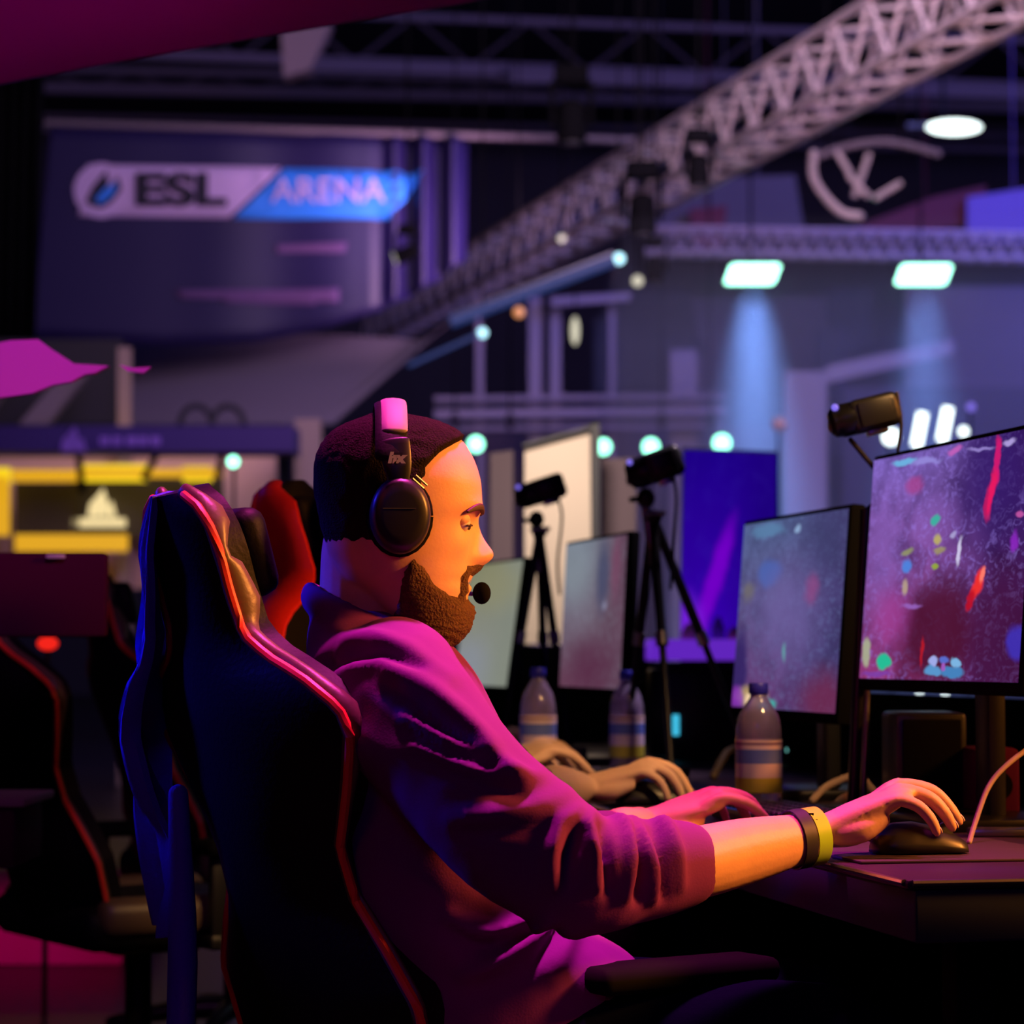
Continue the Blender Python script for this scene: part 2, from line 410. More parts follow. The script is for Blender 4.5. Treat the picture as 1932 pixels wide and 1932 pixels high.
# hanging lighting truss that crosses the picture
def box_truss(name, label, cat, A, B, s, n, r, m='truss_alu', group=None):
    A = Vector(A); B = Vector(B); d = (B - A).normalized(); sd = d.cross(V(0, 0, 1)).normalized() * s / 2; up = V(0, 0, s / 2)
    t = thing(name, label, cat, (A + B) / 2, 0, group)
    C = [sd + up, -sd + up, -sd - up, sd - up]
    for c in C:
        q = bmesh.new(); rod(q, A + c, B + c, r); obj('chord', q, m, t)
    for f in range(4):
        q = bmesh.new(); c0, c1 = C[f], C[(f + 1) % 4]
        for k in range(n):
            a = A.lerp(B, k / n) + c0; e = A.lerp(B, (k + .5) / n) + c1; w = A.lerp(B, (k + 1) / n) + c0
            rod(q, a, e, r * .55, 6); rod(q, e, w, r * .55, 6)
        obj('lattice', q, m, t)
    return t
box_truss('lighting_truss', 'long aluminium lighting truss slanting across the hall roof', 'truss', W(715, 622, 31), W(1985, -95, 14), .42, 30, .028)
box_truss('stage_truss', 'straight aluminium truss carrying the two big mint floodlights', 'truss', W(1215, 455, 23), W(2080, 470, 23), .22, 26, .02, 'beam_paint')
# bundled clips of the truss
def fixture(px, py, Y, s, label, lens=None, tilt=0):
    """hanging moving head: clamp, yoke, body, lens"""
    c = W(px, py, Y)
    t = thing('moving_head_light', label, 'stage light', c + V(0, 0, s * 1.3), 0, 'black moving head stage lights')
    q = bmesh.new(); rbox(q, c + V(0, 0, s * 1.15), (s * .9, s * .6, s * .5), s * .1); obj('base', q, 'matte_black', t)
    for e_ in (-.5, .5):
        q = bmesh.new(); rbox(q, c + V(s * e_, 0, s * .4), (s * .14, s * .3, s * 1.2), s * .05); obj('yoke_arm', q, 'matte_black', t)
    q = bmesh.new(); rod(q, c + V(0, 0, s * 1.3), V(c.x, c.y, 13.5), .01, 6); obj('hanger', q, 'matte_black', t)
    R = Matrix.Rotation(tilt, 4, 'Y'); q = bmesh.new()
    prof = [(s * .18, s * .5), (s * .34, s * .4), (s * .38, 0), (s * .40, -s * .55), (s * .34, -s * .62)]
    k = bmesh.new(); lathe(k, prof[::-1], 20); bmesh.ops.transform(k, matrix=Matrix.Translation(c) @ R, verts=k.verts); merge(q, k)
    obj('lamp_body', q, 'matte_black', t)
    q = bmesh.new(); k = bmesh.new(); lathe(k, [(s * .30, -s * .66), (s * .30, -s * .6)], 20); bmesh.ops.transform(k, matrix=Matrix.Translation(c) @ R, verts=k.verts); merge(q, k)
    obj('lens', q, lens or 'dark_grey', t)
    return t
fixture(1078, 225, 20, .30, 'tall black moving head hanging above the truss near the roof beam')
fixture(1212, 400, 19, .27, 'black moving head under the truss just above the cyan lamp')
fixture(1318, 318, 18, .20, 'small black moving head tucked under the truss right of the others')
fixture(768, 478, 21, .17, 'small black moving head in front of the banner folds', 'lamp_cream', 1.2)
fixture(1235, 505, 19.5, .17, 'small black moving head above the white round lamp')
# cables / clips hanging on the far end
def flood(px, py, w, h, Y, label):
    """wide mint floodlight seen from below"""
    c = W(px, py, Y); k = Y / F; t = thing('stage_floodlight', label, 'stage light', c, 0, 'big mint floodlights on the stage truss')
    q = bmesh.new(); sh = 14
    px_prism(q, [(px - w / 2 + sh, py - h / 2), (px + w / 2, py - h / 2), (px + w / 2 - sh, py + h / 2), (px - w / 2, py + h / 2)], Y, .02)
    bmesh.ops.bevel(q, geom=q.edges[:], offset=.016, segments=3, affect='EDGES'); obj('light_panel', q, 'lamp_mint', t)
    q = bmesh.new(); px_box(q, px - w / 2, py - h / 2 - 8, px + w / 2, py - h / 2 + 2, Y + .05, .25); obj('housing', q, 'matte_black', t, False)
    q = bmesh.new(); rod(q, c + V(0, .17, h / 2 * k), V(c.x, c.y + .17, 13.5), .012, 6); obj('hanger', q, 'matte_black', t)
flood(1420, 517, 108, 38, 22, 'big mint floodlight on the stage truss, the left one')
flood(1743, 518, 110, 38, 22, 'big mint floodlight on the stage truss, the right one')
for px in (1420, 1743):
    p = W(px, 545, 22); spot('floodlight_beam', p, p + V(.12 if px < 1500 else .05, .3, -5), 7000 if px < 1500 else 3000, (.22, .42, 1.0), 36 if px < 1500 else 34, 1, .2)
q = bmesh.new(); ball(q, W(1800, 240, 26), (.28, .1, .075), 16)
t = thing('oval_floodlight', 'bright oval floodlight near the top right under the roof', 'stage light', W(1790, 240, 26))
obj('lamp', q, 'lamp_white', t); q = bmesh.new(); px_box(q, 1712, 232, 1850, 240, 26.2, .2); obj('housing', q, 'dark_grey', t, False)
q = bmesh.new(); rod(q, W(1780, 238, 26.3), V(W(1780, 238, 26.3).x, 26.3, 13.5), .02); obj('hanger', q, 'black_metal', t)

def round_lamp(px, py, rpx, Y, m, label, group='small round lamps'):
    c = W(px, py, Y); r = rpx * Y / F; t = thing('round_lamp', label, 'lamp', c, 0, group)
    q = bmesh.new(); ball(q, c, (r, r * .5, r), 14); obj('bulb', q, m, t)
    q = bmesh.new(); rod(q, c + V(0, r * 1.2, 0), V(c.x, c.y + r * 1.2, 13.5 if py < 700 else .01), .008, 6); obj('hanger' if py < 700 else 'stand_pole', q, 'matte_black', t)
    q = bmesh.new(); k = bmesh.new(); lathe(k, [(r * .6, 0), (r * 1.0, r * .3), (r * 1.05, r * .9)], 16)
    bmesh.ops.transform(k, matrix=Matrix.Translation(c + V(0, r * 1.1, 0)) @ Matrix.Rotation(PI / 2, 4, 'X'), verts=k.verts); merge(q, k); obj('can', q, 'black_metal', t)
for a in [(1168, 488, 10, 19, 'lamp_cyan', 'small cyan lamp at the upper end of the blue light strip'),
          (910, 628, 9, 19, 'lamp_cyan', 'small cyan lamp left above the player head on the thin strip'),
          (1203, 530, 10, 18.4, 'lamp_cream', 'small white lamp right below the cyan lamp'),
          (979, 589, 10, 21, 'lamp_orange', 'small orange lamp under the blue light strip'),
          (1060, 450, 7, 21, 'lamp_cream', 'faint cream lamp on the lighting truss'),
          (898, 838, 15, 14, 'lamp_small_mint', 'mint lamp peeking out beside the player forehead'),
          (1138, 843, 15, 14, 'lamp_small_mint', 'mint lamp beside the cream board'),
          (1228, 843, 16, 14, 'lamp_small_mint', 'mint lamp behind the middle tripod camera'),
          (1362, 836, 17, 14, 'lamp_small_mint', 'mint lamp on top of the blue glowing panel'),
          (440, 871, 11, 12, 'lamp_small_mint', 'small mint lamp in front of the yellow booth')]:
    round_lamp(*a)
q = bmesh.new(); ball(q, W(1085, 624, 20), (.03, .03, .11), 12); c_ = W(1085, 610, 20); rod(q, c_, V(c_.x, 20, 13.5), .006, 6) if 0 else None; tag(obj('tube_lamp', q, 'lamp_cream'), 'short upright cream lamp below the orange lamp', 'lamp')
# light strips on slanted bars
def strip(x0, y0, x1, y1, Y, w, label, m='strip_blue'):
    a, c = W(x0, y0, Y), W(x1, y1, Y); t = thing('light_bar', label, 'light bar', (a + c) / 2, 0, 'slanted blue light bars')
    q = bmesh.new(); rod(q, a, c, w / 2, 10); obj('light_tube', q, m, t)
    q = bmesh.new(); rbox_between(q, a + V(0, .12, w * .6), c + V(0, .12, w * .6), w * .6, w * .6); obj('rail', q, 'black_metal', t, False)
strip(1160, 490, 850, 608, 19, .085, 'wide blue light bar running from the cyan lamp down to the left')
strip(905, 630, 770, 690, 19, .03, 'thin dim blue light bar below the wide one')

# leaning ring of tubes in the top right
t = thing('lamp_drop', 'thin black wire that the short cream lamp hangs from', 'wire', W(1085, 600, 20)); q = bmesh.new(); c_ = W(1085, 602, 20); rod(q, c_, V(c_.x, 20, 13.5), .006, 6); obj('wire', q, 'matte_black', t)
t = thing('ring_truss', 'tangle of curved and straight truss tubes under the oval floodlight', 'truss', W(1620, 350, 20))
q = bmesh.new(); tube(q, [W(x, y, 20) for x, y in ((1535, 290), (1535, 335), (1560, 375), (1590, 402), (1622, 408))], .035, 8); obj('curved_tube', q, 'truss_alu', t)
for a in [(1575, 280, 1605, 330), (1650, 375, 1700, 345), (1640, 290, 1612, 372), (1600, 330, 1640, 372)]:
    q = bmesh.new(); rod(q, W(a[0], a[1], 20), W(a[2], a[3], 20), .026); obj('straight_tube', q, 'truss_alu', t)
q = bmesh.new(); tube(q, [W(x, y, 20) for x, y in ((1530, 300), (1600, 276), (1680, 268), (1770, 290))], .03, 8); obj('curved_tube', q, 'beam_dark', t)

for x_ in (1560, 1700):
    q = bmesh.new(); c_ = W(x_, 285, 20); rod(q, c_, V(c_.x, c_.y, 13.5), .01, 6); obj('hanger', q, 'matte_black', t)

# navy banner
def bfold(px): return .11 * math.sin((px - 700) / 9.0) * sstep(680, 800, px) + .02 * math.sin(px / 37.) * sstep(250, 600, px)
BY = 22.0
def bpt(px, py, off=0): 
    p = W(px, py, BY); return Vector((p.x, BY + bfold(px) + off, p.z))
TOP = [(95, 236), (882, 262)]
def bottom(px): return lerp([(55, 640), (300, 652), (480, 645), (620, 618), (720, 585), (800, 545), (885, 486)], px)
ban = thing('banner', 'huge navy hanging banner with a white and blue lettered stripe', 'banner', W(470, 236, BY))
q = bmesh.new(); NU, NV = 150, 14; gr = []
for i in range(NU + 1):
    u = i / NU; col = []
    for j in range(NV + 1):
        v = j / NV; xt = 95 + u * 787; xb = 57 + u * 822; x = xt + (xb - xt) * v; yt = 236 + u * 26; yb = bottom(xb)
        col.append((x, yt + (yb - yt) * v))
    gr.append(col)
fr = [[q.verts.new(bpt(x, y)) for x, y in c] for c in gr]; bk = [[q.verts.new(bpt(x, y, .015)) for x, y in c] for c in gr]
for i in range(NU):
    for j in range(NV):
        q.faces.new((fr[i][j], fr[i + 1][j], fr[i + 1][j + 1], fr[i][j + 1])); q.faces.new((bk[i][j], bk[i][j + 1], bk[i + 1][j + 1], bk[i + 1][j]))
for i in range(NU):
    q.faces.new((fr[i][0], bk[i][0], bk[i + 1][0], fr[i + 1][0])); q.faces.new((fr[i][NV], fr[i + 1][NV], bk[i + 1][NV], bk[i][NV]))
for j in range(NV):
    q.faces.new((fr[0][j], fr[0][j + 1], bk[0][j + 1], bk[0][j])); q.faces.new((fr[NU][j], bk[NU][j], bk[NU][j + 1], fr[NU][j + 1]))
obj('cloth', q, 'banner_navy', ban, 'all')
def bstrip(poly_top, poly_bot, m, name, off, n=60):
    """ribbon printed on the banner: upper and lower edge polylines given as tables px(t),py(t)"""
    q = bmesh.new(); A = []; 
    for i in range(n + 1):
        t_ = i / n; a = (lerp([(k / (len(poly_top) - 1), p[0]) for k, p in enumerate(poly_top)], t_), lerp([(k / (len(poly_top) - 1), p[1]) for k, p in enumerate(poly_top)], t_))
        c = (lerp([(k / (len(poly_bot) - 1), p[0]) for k, p in enumerate(poly_bot)], t_), lerp([(k / (len(poly_bot) - 1), p[1]) for k, p in enumerate(poly_bot)], t_))
        A.append([q.verts.new(bpt(a[0] + (c[0] - a[0]) * j / 4, a[1] + (c[1] - a[1]) * j / 4, off)) for j in range(5)])
    for a, c in zip(A, A[1:]):
        for j in range(4): q.faces.new((a[j], c[j], c[j + 1], a[j + 1]))
    r = bmesh.ops.extrude_face_region(q, geom=q.faces[:]); bmesh.ops.translate(q, verts=[v for v in r['geom'] if isinstance(v, bmesh.types.BMVert)], vec=(0, .006, 0))
    return obj(name, q, m, ban, 'all')
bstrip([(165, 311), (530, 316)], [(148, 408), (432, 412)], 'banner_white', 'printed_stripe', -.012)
bstrip([(536, 318), (800, 326)], [(440, 413), (735, 413)], 'banner_blue', 'printed_stripe', -.014)
def bdisc(cx, cy, pts, m, off):
    q = bmesh.new(); prism(q, [bpt(cx + x, cy + y, off) for x, y in pts], (0, .006, 0)); return obj('emblem', q, m, ban, False)
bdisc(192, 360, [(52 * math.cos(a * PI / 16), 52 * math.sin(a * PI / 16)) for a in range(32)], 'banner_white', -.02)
bdisc(196, 360, [(-34, 22), (-20, -8), (6, -38), (10, -12), (-8, 14), (-22, 30)], 'banner_black', -.028)
bdisc(200, 360, [(-24, 30), (0, 2), (24, -26), (30, -2), (12, 22), (-8, 34)], 'banner_black', -.03)
bdisc(200, 360, [(-20, 18), (2, -6), (22, -14), (16, 6), (-8, 26)], 'banner_blue', -.036)
RX = Matrix.Rotation(PI / 2, 4, 'X')
def btext(s, cx, cy, size, m, off, sx, bold, name='lettering'):
    p = W(cx, cy, BY); o = text_obj(s, Matrix.Translation((p.x, BY + off, p.z)) @ RX, size, m, ban, name, .003, bold, sx)
    return o
btext('ESL', 340, 362, .37, 'banner_black', -.05, 1.45, .016)
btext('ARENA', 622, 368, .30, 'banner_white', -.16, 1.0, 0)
for a in [((520, 462), (655, 458), (520, 476), (650, 478)), ((330, 548), (640, 545), (335, 562), (640, 572)), ((420, 555), (600, 552), (425, 572), (595, 575))]:
    bstrip([a[0], a[1]], [a[2], a[3]], 'banner_trace', 'faded_print', -.012, 20)
q = bmesh.new(); rod(q, W(85, 232, BY), W(1300, 268, BY), .03); tag(obj('hanging_pipe', q, 'beam_dark'), 'dark pipe the navy banner hangs from', 'pipe')

# black drape and slanted frame at the left
q = bmesh.new(); n = 30; R0 = []
for j in (0, 1):
    R0.append([])
for i in range(n + 1):
    x = -60 + 145 * i / n; R0[0].append(W(x, 110, 21.2 + .12 * math.sin(i * 1.3))); R0[1].append(W(x - 18 * (i / n), 640, 21.2 + .12 * math.sin(i * 1.3)))
A = [q.verts.new(p) for p in R0[0]]; B_ = [q.verts.new(p) for p in R0[1]]
for i in range(n): q.faces.new((A[i], A[i + 1], B_[i + 1], B_[i]))
r = bmesh.ops.extrude_face_region(q, geom=q.faces[:]); bmesh.ops.translate(q, verts=[v for v in r['geom'] if isinstance(v, bmesh.types.BMVert)], vec=(0, .02, 0))
tag(obj('stage_drape', q, 'matte_black', None, 'all'), 'black pleated drape at the left edge beside the banner', 'drape')
for i, (x0, x1, lab) in enumerate([(-70, 60, 'grey slanted stair beam furthest left'), (60, 170, 'grey slanted stair beam beside the post')]):
    q = bmesh.new(); px_prism(q, [(x0 + 70, 690), (x0 + 115, 690), (x0 + 30, 800), (x0 - 25, 800)], 19.5, .15); tag(obj('stair_beam', q, 'canopy_grey', smooth=False), lab, 'beam', 'slanted stair beams')
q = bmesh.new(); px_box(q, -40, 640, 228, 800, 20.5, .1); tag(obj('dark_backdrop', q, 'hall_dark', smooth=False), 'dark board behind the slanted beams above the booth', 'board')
# white-grey tent roof under the banner
q = bmesh.new(); n = 24; up = []; lo = []
for i in range(n + 1):
    t_ = i / n; x = 228 + t_ * 640; up.append(W(x, 650 - 20 * math.sin(t_ * PI) - (60 if t_ > .9 else 0) * (t_ - .9) * 10, 24 - t_ * 2)); lo.append(W(228 + t_ * 400, 800, 21))
A = [q.verts.new(p) for p in up]; B_ = [q.verts.new(p) for p in lo]
for i in range(n): q.faces.new((A[i], A[i + 1], B_[i + 1], B_[i]))
r = bmesh.ops.extrude_face_region(q, geom=q.faces[:]); bmesh.ops.translate(q, verts=[v for v in r['geom'] if isinstance(v, bmesh.types.BMVert)], vec=(0, .05, 0))
tag(obj('tent_roof', q, 'canopy_grey', smooth=False), 'dusky grey tent roof sloping behind the booth sign', 'tent roof')
q = bmesh.new(); px_box(q, 222, 655, 246, 1484, 19.2, .08); tag(obj('post', q, 'post_tan', smooth=False), 'pale upright post standing above the booth sign', 'post')
q = bmesh.new(); px_box(q, 556, 790, 604, 1110, 18.6, .2); tag(obj('pillar', q, 'post_tan', smooth=False), 'brownish pillar at the right end of the booth', 'pillar')
for x in (370, 430):
    q = bmesh.new(); tube(q, [W(x - 32, 803, 17.9), W(x - 22, 777, 17.9), W(x, 766, 17.9), W(x + 22, 777, 17.9), W(x + 32, 803, 17.9)], .022, 8)
    tag(obj('hoop', q, 'hall_dark'), 'dark round hoop above the booth sign, ' + ('the left one' if x < 400 else 'the right one'), 'hoop', 'hoops above the booth')

# yellow booth
bo = thing('exhibition_booth', 'yellow lit booth under a dark purple sign with a sail emblem', 'booth', W(260, 1100, 18))
q = bmesh.new(); px_box(q, -160, 803, 555, 852, 17.6, .5); obj('sign_fascia', q, 'fascia_purple', bo, False)
def sails(parent, cx, cy, s, Y, m):
    q = bmesh.new()
    for pts in ([(-1, 1), (-.85, .1), (-.2, -.6), (-.1, 1)], [(-.35, -.45), (.1, -1), (.45, .2), (.35, 1), (0, 1)], [(.5, .1), (.7, -.1), (1, 1), (.45, 1)]):
        px_prism(q, [(cx + x * s, cy + y * s) for x, y in pts], Y, .02)
    return obj('emblem', q, m, parent, False)
sails(bo, 138, 828, 24, 17.56, 'sign_violet')
for x, y in ((188, 18), (212, 16), (238, 20), (262, 16), (284, 18)):
    q = bmesh.new(); px_box(q, x, 824, x + y, 840, 17.57, .02); obj('faded_lettering', q, 'sign_violet', bo, False)
q = bmesh.new(); px_box(q, -160, 852, 520, 1110, 19.4, .1); obj('rear_panel', q, 'booth_cream', bo, False)
q = bmesh.new(); px_box(q, 28, 910, 150, 1010, 18.9, .1); obj('dark_screen', q, 'booth_black', bo, False)
q = bmesh.new(); px_box(q, 135, 900, 420, 1012, 19.0, .1); obj('upright_panel', q, 'booth_black', bo, False)
q = bmesh.new(); px_box(q, 136, 978, 236, 994, 18.9, .04); obj('lit_shelf', q, 'sign_cream', bo, False)
sails(bo, 192, 948, 27, 18.88, 'sign_cream')
for (x0, y0, x1, y1, m) in [(-40, 882, 18, 912, 'strip_yellow'), (-20, 900, 16, 1010, 'strip_amber'), (150, 876, 276, 908, 'strip_yellow'), (22, 886, 150, 908, 'strip_amber'), (345, 880, 398, 908, 'strip_yellow'), (28, 1008, 240, 1040, 'strip_amber'), (150, 884, 420, 900, 'strip_amber')]:
    q = bmesh.new(); px_box(q, x0, y0, x1, y1, 18.7 + .02 * random.random(), .05); obj('light_strip', q, m, bo, False)
for a in [(148, 855, 156, 930), (300, 850, 270, 905), (535, 852, 550, 1100), (420, 850, 412, 900)]:
    q = bmesh.new(); rod(q, W(a[0], a[1], 18.2), W(a[2], a[3], 18.2), .025); obj('frame_tube', q, 'matte_black', bo)
area('booth_lamp', W(230, 880, 18.3), W(230, 960, 19.2), .6, 2.5, (1.0, .62, .12))

# magenta canopy top left and torn pink pennant
q = bmesh.new(); n = 24; up = []; lo = []
for i in range(n + 1):
    t_ = i / n; x = -160 + 1150 * t_
    lo.append(W(x, lerp([(-160, 190), (0, 156), (200, 118), (420, 80), (640, 42), (850, 8), (1000, -20)], x), 4.5 + .05 * math.sin(t_ * 9))); up.append(W(x, -140, 4.2 + .06 * math.sin(t_ * 7)))
mid = [a.lerp(c, .5) + V(0, -.07, 0) for a, c in zip(up, lo)]
rows = [[q.verts.new(p) for p in r_] for r_ in (up, mid, lo)]
for a, c in zip(rows, rows[1:]):
    for i in range(n): q.faces.new((a[i], a[i + 1], c[i + 1], c[i]))
r = bmesh.ops.extrude_face_region(q, geom=q.faces[:]); bmesh.ops.translate(q, verts=[v for v in r['geom'] if isinstance(v, bmesh.types.BMVert)], vec=(0, .015, 0))
tag(obj('fabric_canopy', q, 'magenta_cloth', None, 'all'), 'dark magenta fabric canopy filling the upper left corner', 'canopy')
q = bmesh.new()
px_prism(q, [(-90, 645), (-20, 650), (20, 642), (72, 640), (92, 655), (140, 686), (205, 690), (178, 704), (160, 706), (135, 720), (100, 726), (60, 742), (-20, 753), (-90, 760)], 4.6, .02)
tag(obj('pennant', q, 'pink_cloth', smooth=False), 'bright pink torn pennant at the left edge above the booth', 'pennant')
q = bmesh.new(); px_prism(q, [(225, 688), (250, 694), (285, 692), (270, 704), (240, 700)], 4.6, .01)
tag(obj('cloth_scrap', q, 'pink_cloth', smooth=False), 'tiny pink scrap right of the torn pennant', 'scrap')
area('pennant_light', (-.35, 3.2, 2.2), W(40, 700, 4.6), .25, .6, (.9, .22, 1.0), 45)

# ---------------- mid hall: frames, boards and panels behind the desks
def frame_set():
    t = thing('scaffold_frame', 'mauve scaffold of posts and rails behind the player head', 'scaffold', W(1150, 900, 26))
    for x, w in ((1010, 24), (1048, 20), (1155, 12), (1290, 50), (905, 14)):
        q = bmesh.new(); px_box(q, x - w / 2, 560 if x < 1200 else 660, x + w / 2, 1417, 26, .12); obj('post', q, 'beam_paint', t, False)
    for y0, y1 in ((742, 752), (766, 784), (798, 806)):
        q = bmesh.new(); px_prism(q, [(820, y0 + 6), (1370, y0), (1370, y1), (820, y1 + 6)], 25.8, .12); obj('rail', q, 'beam_paint', t, False)
    q = bmesh.new(); px_prism(q, [(1040, 560), (1190, 552), (1190, 566), (1040, 578)], 25.8, .12); obj('rail', q, 'beam_paint', t, False)
frame_set()
q = bmesh.new(); px_box(q, 860, 806, 1480, 1250, 27, .2); tag(obj('stage_wall', q, 'mauve_panel', smooth=False), 'long mauve wall of the stage set behind the boards', 'wall panel')
q = bmesh.new(); px_box(q, 1480, 700, 1560, 1250, 24, .2); tag(obj('set_column', q, 'beam_paint', smooth=False), 'mauve set column right of the blue glowing panel', 'column')
q = bmesh.new(); px_prism(q, [(1560, 690), (1800, 640), (1800, 668), (1560, 722)], 24, .2); tag(obj('slanted_beam', q, 'beam_paint', smooth=False), 'mauve slanted beam below the right floodlight', 'beam')
q = bmesh.new(); px_box(q, 1590, 730, 2050, 1250, 30, .2); tag(obj('set_panel', q, 'hall_wall', smooth=False), 'wide blue grey set wall behind the near monitor', 'wall panel')
q = bmesh.new(); px_box(q, 1708, 540, 2050, 1250, 34, .2); tag(obj('set_panel', q, 'beam_paint', smooth=False), 'tall blue violet set wall at the right edge', 'wall panel')
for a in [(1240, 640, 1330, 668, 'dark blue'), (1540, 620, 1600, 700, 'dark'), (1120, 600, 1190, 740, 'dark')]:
    q = bmesh.new(); px_box(q, *a[:4], 27.5, .2); c_ = W((a[0] + a[2]) / 2, a[3], 27.6); rod(q, V(c_.x, 27.6, 0.01), c_, .04, 8); tag(obj('shadow_box', q, 'hall_dark', smooth=False), {1240: 'dark box added as a dark patch below the left floodlight beam', 1540: 'dark box added as a dark patch between the two floodlights', 1120: 'dark box added as a dark patch between the scaffold posts'}[a[0]], 'dark box')  # dark boxes added to stand in for dark patches of the background
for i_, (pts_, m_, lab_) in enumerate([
        ([(1165, 548), (1300, 548), (1318, 640), (1290, 740), (1170, 740)], 'hall_dark', 'dark sheet added as a patch left of the left floodlight beam'),
        ([(1560, 545), (1650, 545), (1640, 640), (1570, 700)], 'hall_dark', 'narrow dark sheet added as a patch between the two floodlight beams'),
        ([(1225, 340), (1500, 330), (1520, 452), (1225, 440)], 'hall_wall', 'dusky sheet added as a patch above the stage truss, left of the ring tubes'),
        ([(1300, 395), (1372, 388), (1362, 468), (1310, 468)], 'grille_red', 'dark red sheet added as a patch above the left floodlight'),
        ([(1610, 430), (1760, 372), (1860, 350), (1860, 420), (1640, 452)], 'grille_red', 'dark red slanting sheet added as a patch under the ring tubes'),
        ([(1825, 372), (2000, 345), (2000, 455), (1825, 455)], 'set_violet', 'violet sheet added as a patch at the right edge above the stage truss')]):
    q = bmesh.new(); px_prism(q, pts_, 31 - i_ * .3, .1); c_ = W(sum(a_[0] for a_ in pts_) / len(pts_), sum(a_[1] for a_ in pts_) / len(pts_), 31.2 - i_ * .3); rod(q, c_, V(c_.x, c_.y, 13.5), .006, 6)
    tag(obj('hung_sheet', q, m_, smooth=False), lab_, 'drape')  # sheets added to imitate dark and reddish patches behind the stage
q = bmesh.new(); px_prism(q, [(1300, 560), (1560, 560), (1600, 700), (1590, 860), (1330, 860), (1310, 700)], 33, .2); rod(q, W(1430, 565, 33.1), V(W(1430, 565, 33.1).x, 33.1, 13.5), .02, 6); tag(obj('hung_sheet', q, 'hall_wall', smooth=False), 'dusty blue drape hanging under the left floodlight', 'drape')
for i, x in enumerate((858, 962, 1248, 1340)):
    fixture(x, 800, 24, .07, ['small can light above the player forehead', 'small can light left of the cream board', 'small can light above the middle tripod camera', 'small can light above the blue glowing panel'][i])
bd = thing('presentation_board', 'pale cream board standing behind the left tripod camera', 'board', W(1055, 1200, 8.3))
q = bmesh.new(); px_prism(q, [(990, 842), (1113, 808), (1117, 1215), (990, 1215)], 8.3, .03); obj('board_face', q, 'cream_board', bd, False)
q = bmesh.new(); px_prism(q, [(1116, 800), (1131, 798), (1131, 1815), (1117, 1815)], 8.28, .05); px_prism(q, [(990, 1210), (1000, 1210), (1000, 1815), (990, 1815)], 8.32, .04); obj('frame', q, 'dark_grey', bd, False)
q = bmesh.new(); px_prism(q, [(985, 838), (1116, 802), (1116, 809), (990, 843)], 8.28, .05); obj('frame', q, 'dark_grey', bd, False)
q = bmesh.new(); px_box(q, 1135, 865, 1200, 1210, 8.5, .03); px_box(q, 1160, 1210, 1172, 1805, 8.5, .03); tag(obj('divider_panel', q, 'mauve_panel', smooth=False), 'narrow mauve divider between the cream board and the middle tripod', 'panel')
q = bmesh.new(); px_prism(q, [(925, 855), (968, 850), (968, 1210), (925, 1210)], 8.6, .03); px_box(q, 940, 1210, 950, 1798, 8.6, .03); tag(obj('divider_panel', q, 'mauve_panel', smooth=False), 'narrow mauve divider between the player nose and the left tripod', 'panel')
q = bmesh.new(); px_box(q, 840, 1218, 1222, 1884, 7.6, .04); tag(obj('dark_filler_board', q, 'matte_black', smooth=False), 'black low board added to darken the gap behind the far monitors', 'board')  # board added to keep the gap below the far monitors dark
blue = screen_mat('blue_panel_glow', (.012, .0, .24), (.035, .0, .40), (.012, .0, .20), [(.35, .32, .11, .50, -32, (.16, .0, .55), .6, 1), (.05, .08, .3, .25, 0, (.22, .02, .8), .9, .7)], .15, 4)
lp = thing('upright_panel', 'large blue lit upright panel with a violet streak, its light put in as glow', 'display', W(1378, 1250, 8.0))
def uvquad(bm, pts):
    vs = [bm.verts.new(p) for p in pts]; f = bm.faces.new(vs); L = bm.loops.layers.uv.verify()
    for l, uv in zip(f.loops, ((0, 0), (1, 0), (1, 1), (0, 1))): l[L].uv = uv
q = bmesh.new(); uvquad(q, [W(1284, 1208, 7.98), W(1462, 1208, 7.98), W(1466, 856, 7.98), W(1290, 848, 7.98)]); obj('lit_face', q, blue, lp, False)  # blue light on this panel is put in as emission
q = bmesh.new(); px_prism(q, [(1288, 844), (1469, 852), (1465, 1842), (1281, 1842)], 8.0, .08); obj('casing', q, 'black_plastic', lp, False)
q = bmesh.new(); px_box(q, 1228, 1206, 1405, 1246, 7.3, .3); q2 = bmesh.new(); px_box(q2, 1228, 1249, 1405, 1900, 7.32, .26)
tag(obj('counter', q2, 'matte_black', smooth=False), 'black counter block carrying the glowing violet top', 'counter')
tag(obj('glow_strip', q, 'violet_glow', smooth=False), 'violet counter top made to glow below the blue glowing panel', 'glow strip')  # violet glow along the counter is put in as emission
for i, (x, y, r_, m) in enumerate([(1300, 1190, 14, 'booth_cream'), (1355, 1176, 12, 'sign_violet'), (1385, 1196, 13, 'booth_cream'), (1325, 1200, 9, 'sign_violet')]):
    q = bmesh.new(); c = W(x, 1212, 7.45); rr = r_ * 7.4 / F; h = (1212 - y + r_) * 7.4 / F
    lathe(q, [(rr * .8, 0), (rr, h * .1), (rr, h * .6), (rr * .6, h * .8), (rr * .4, h)], 14, c)
    tag(obj('trinket', q, m), ['pale pot standing on the violet counter, nearest the tripod', 'violet pot in the middle of the violet counter', 'pale pot at the right end of the violet counter', 'tiny violet pot between the two pale pots'][i], 'pot', 'pots on the violet counter')
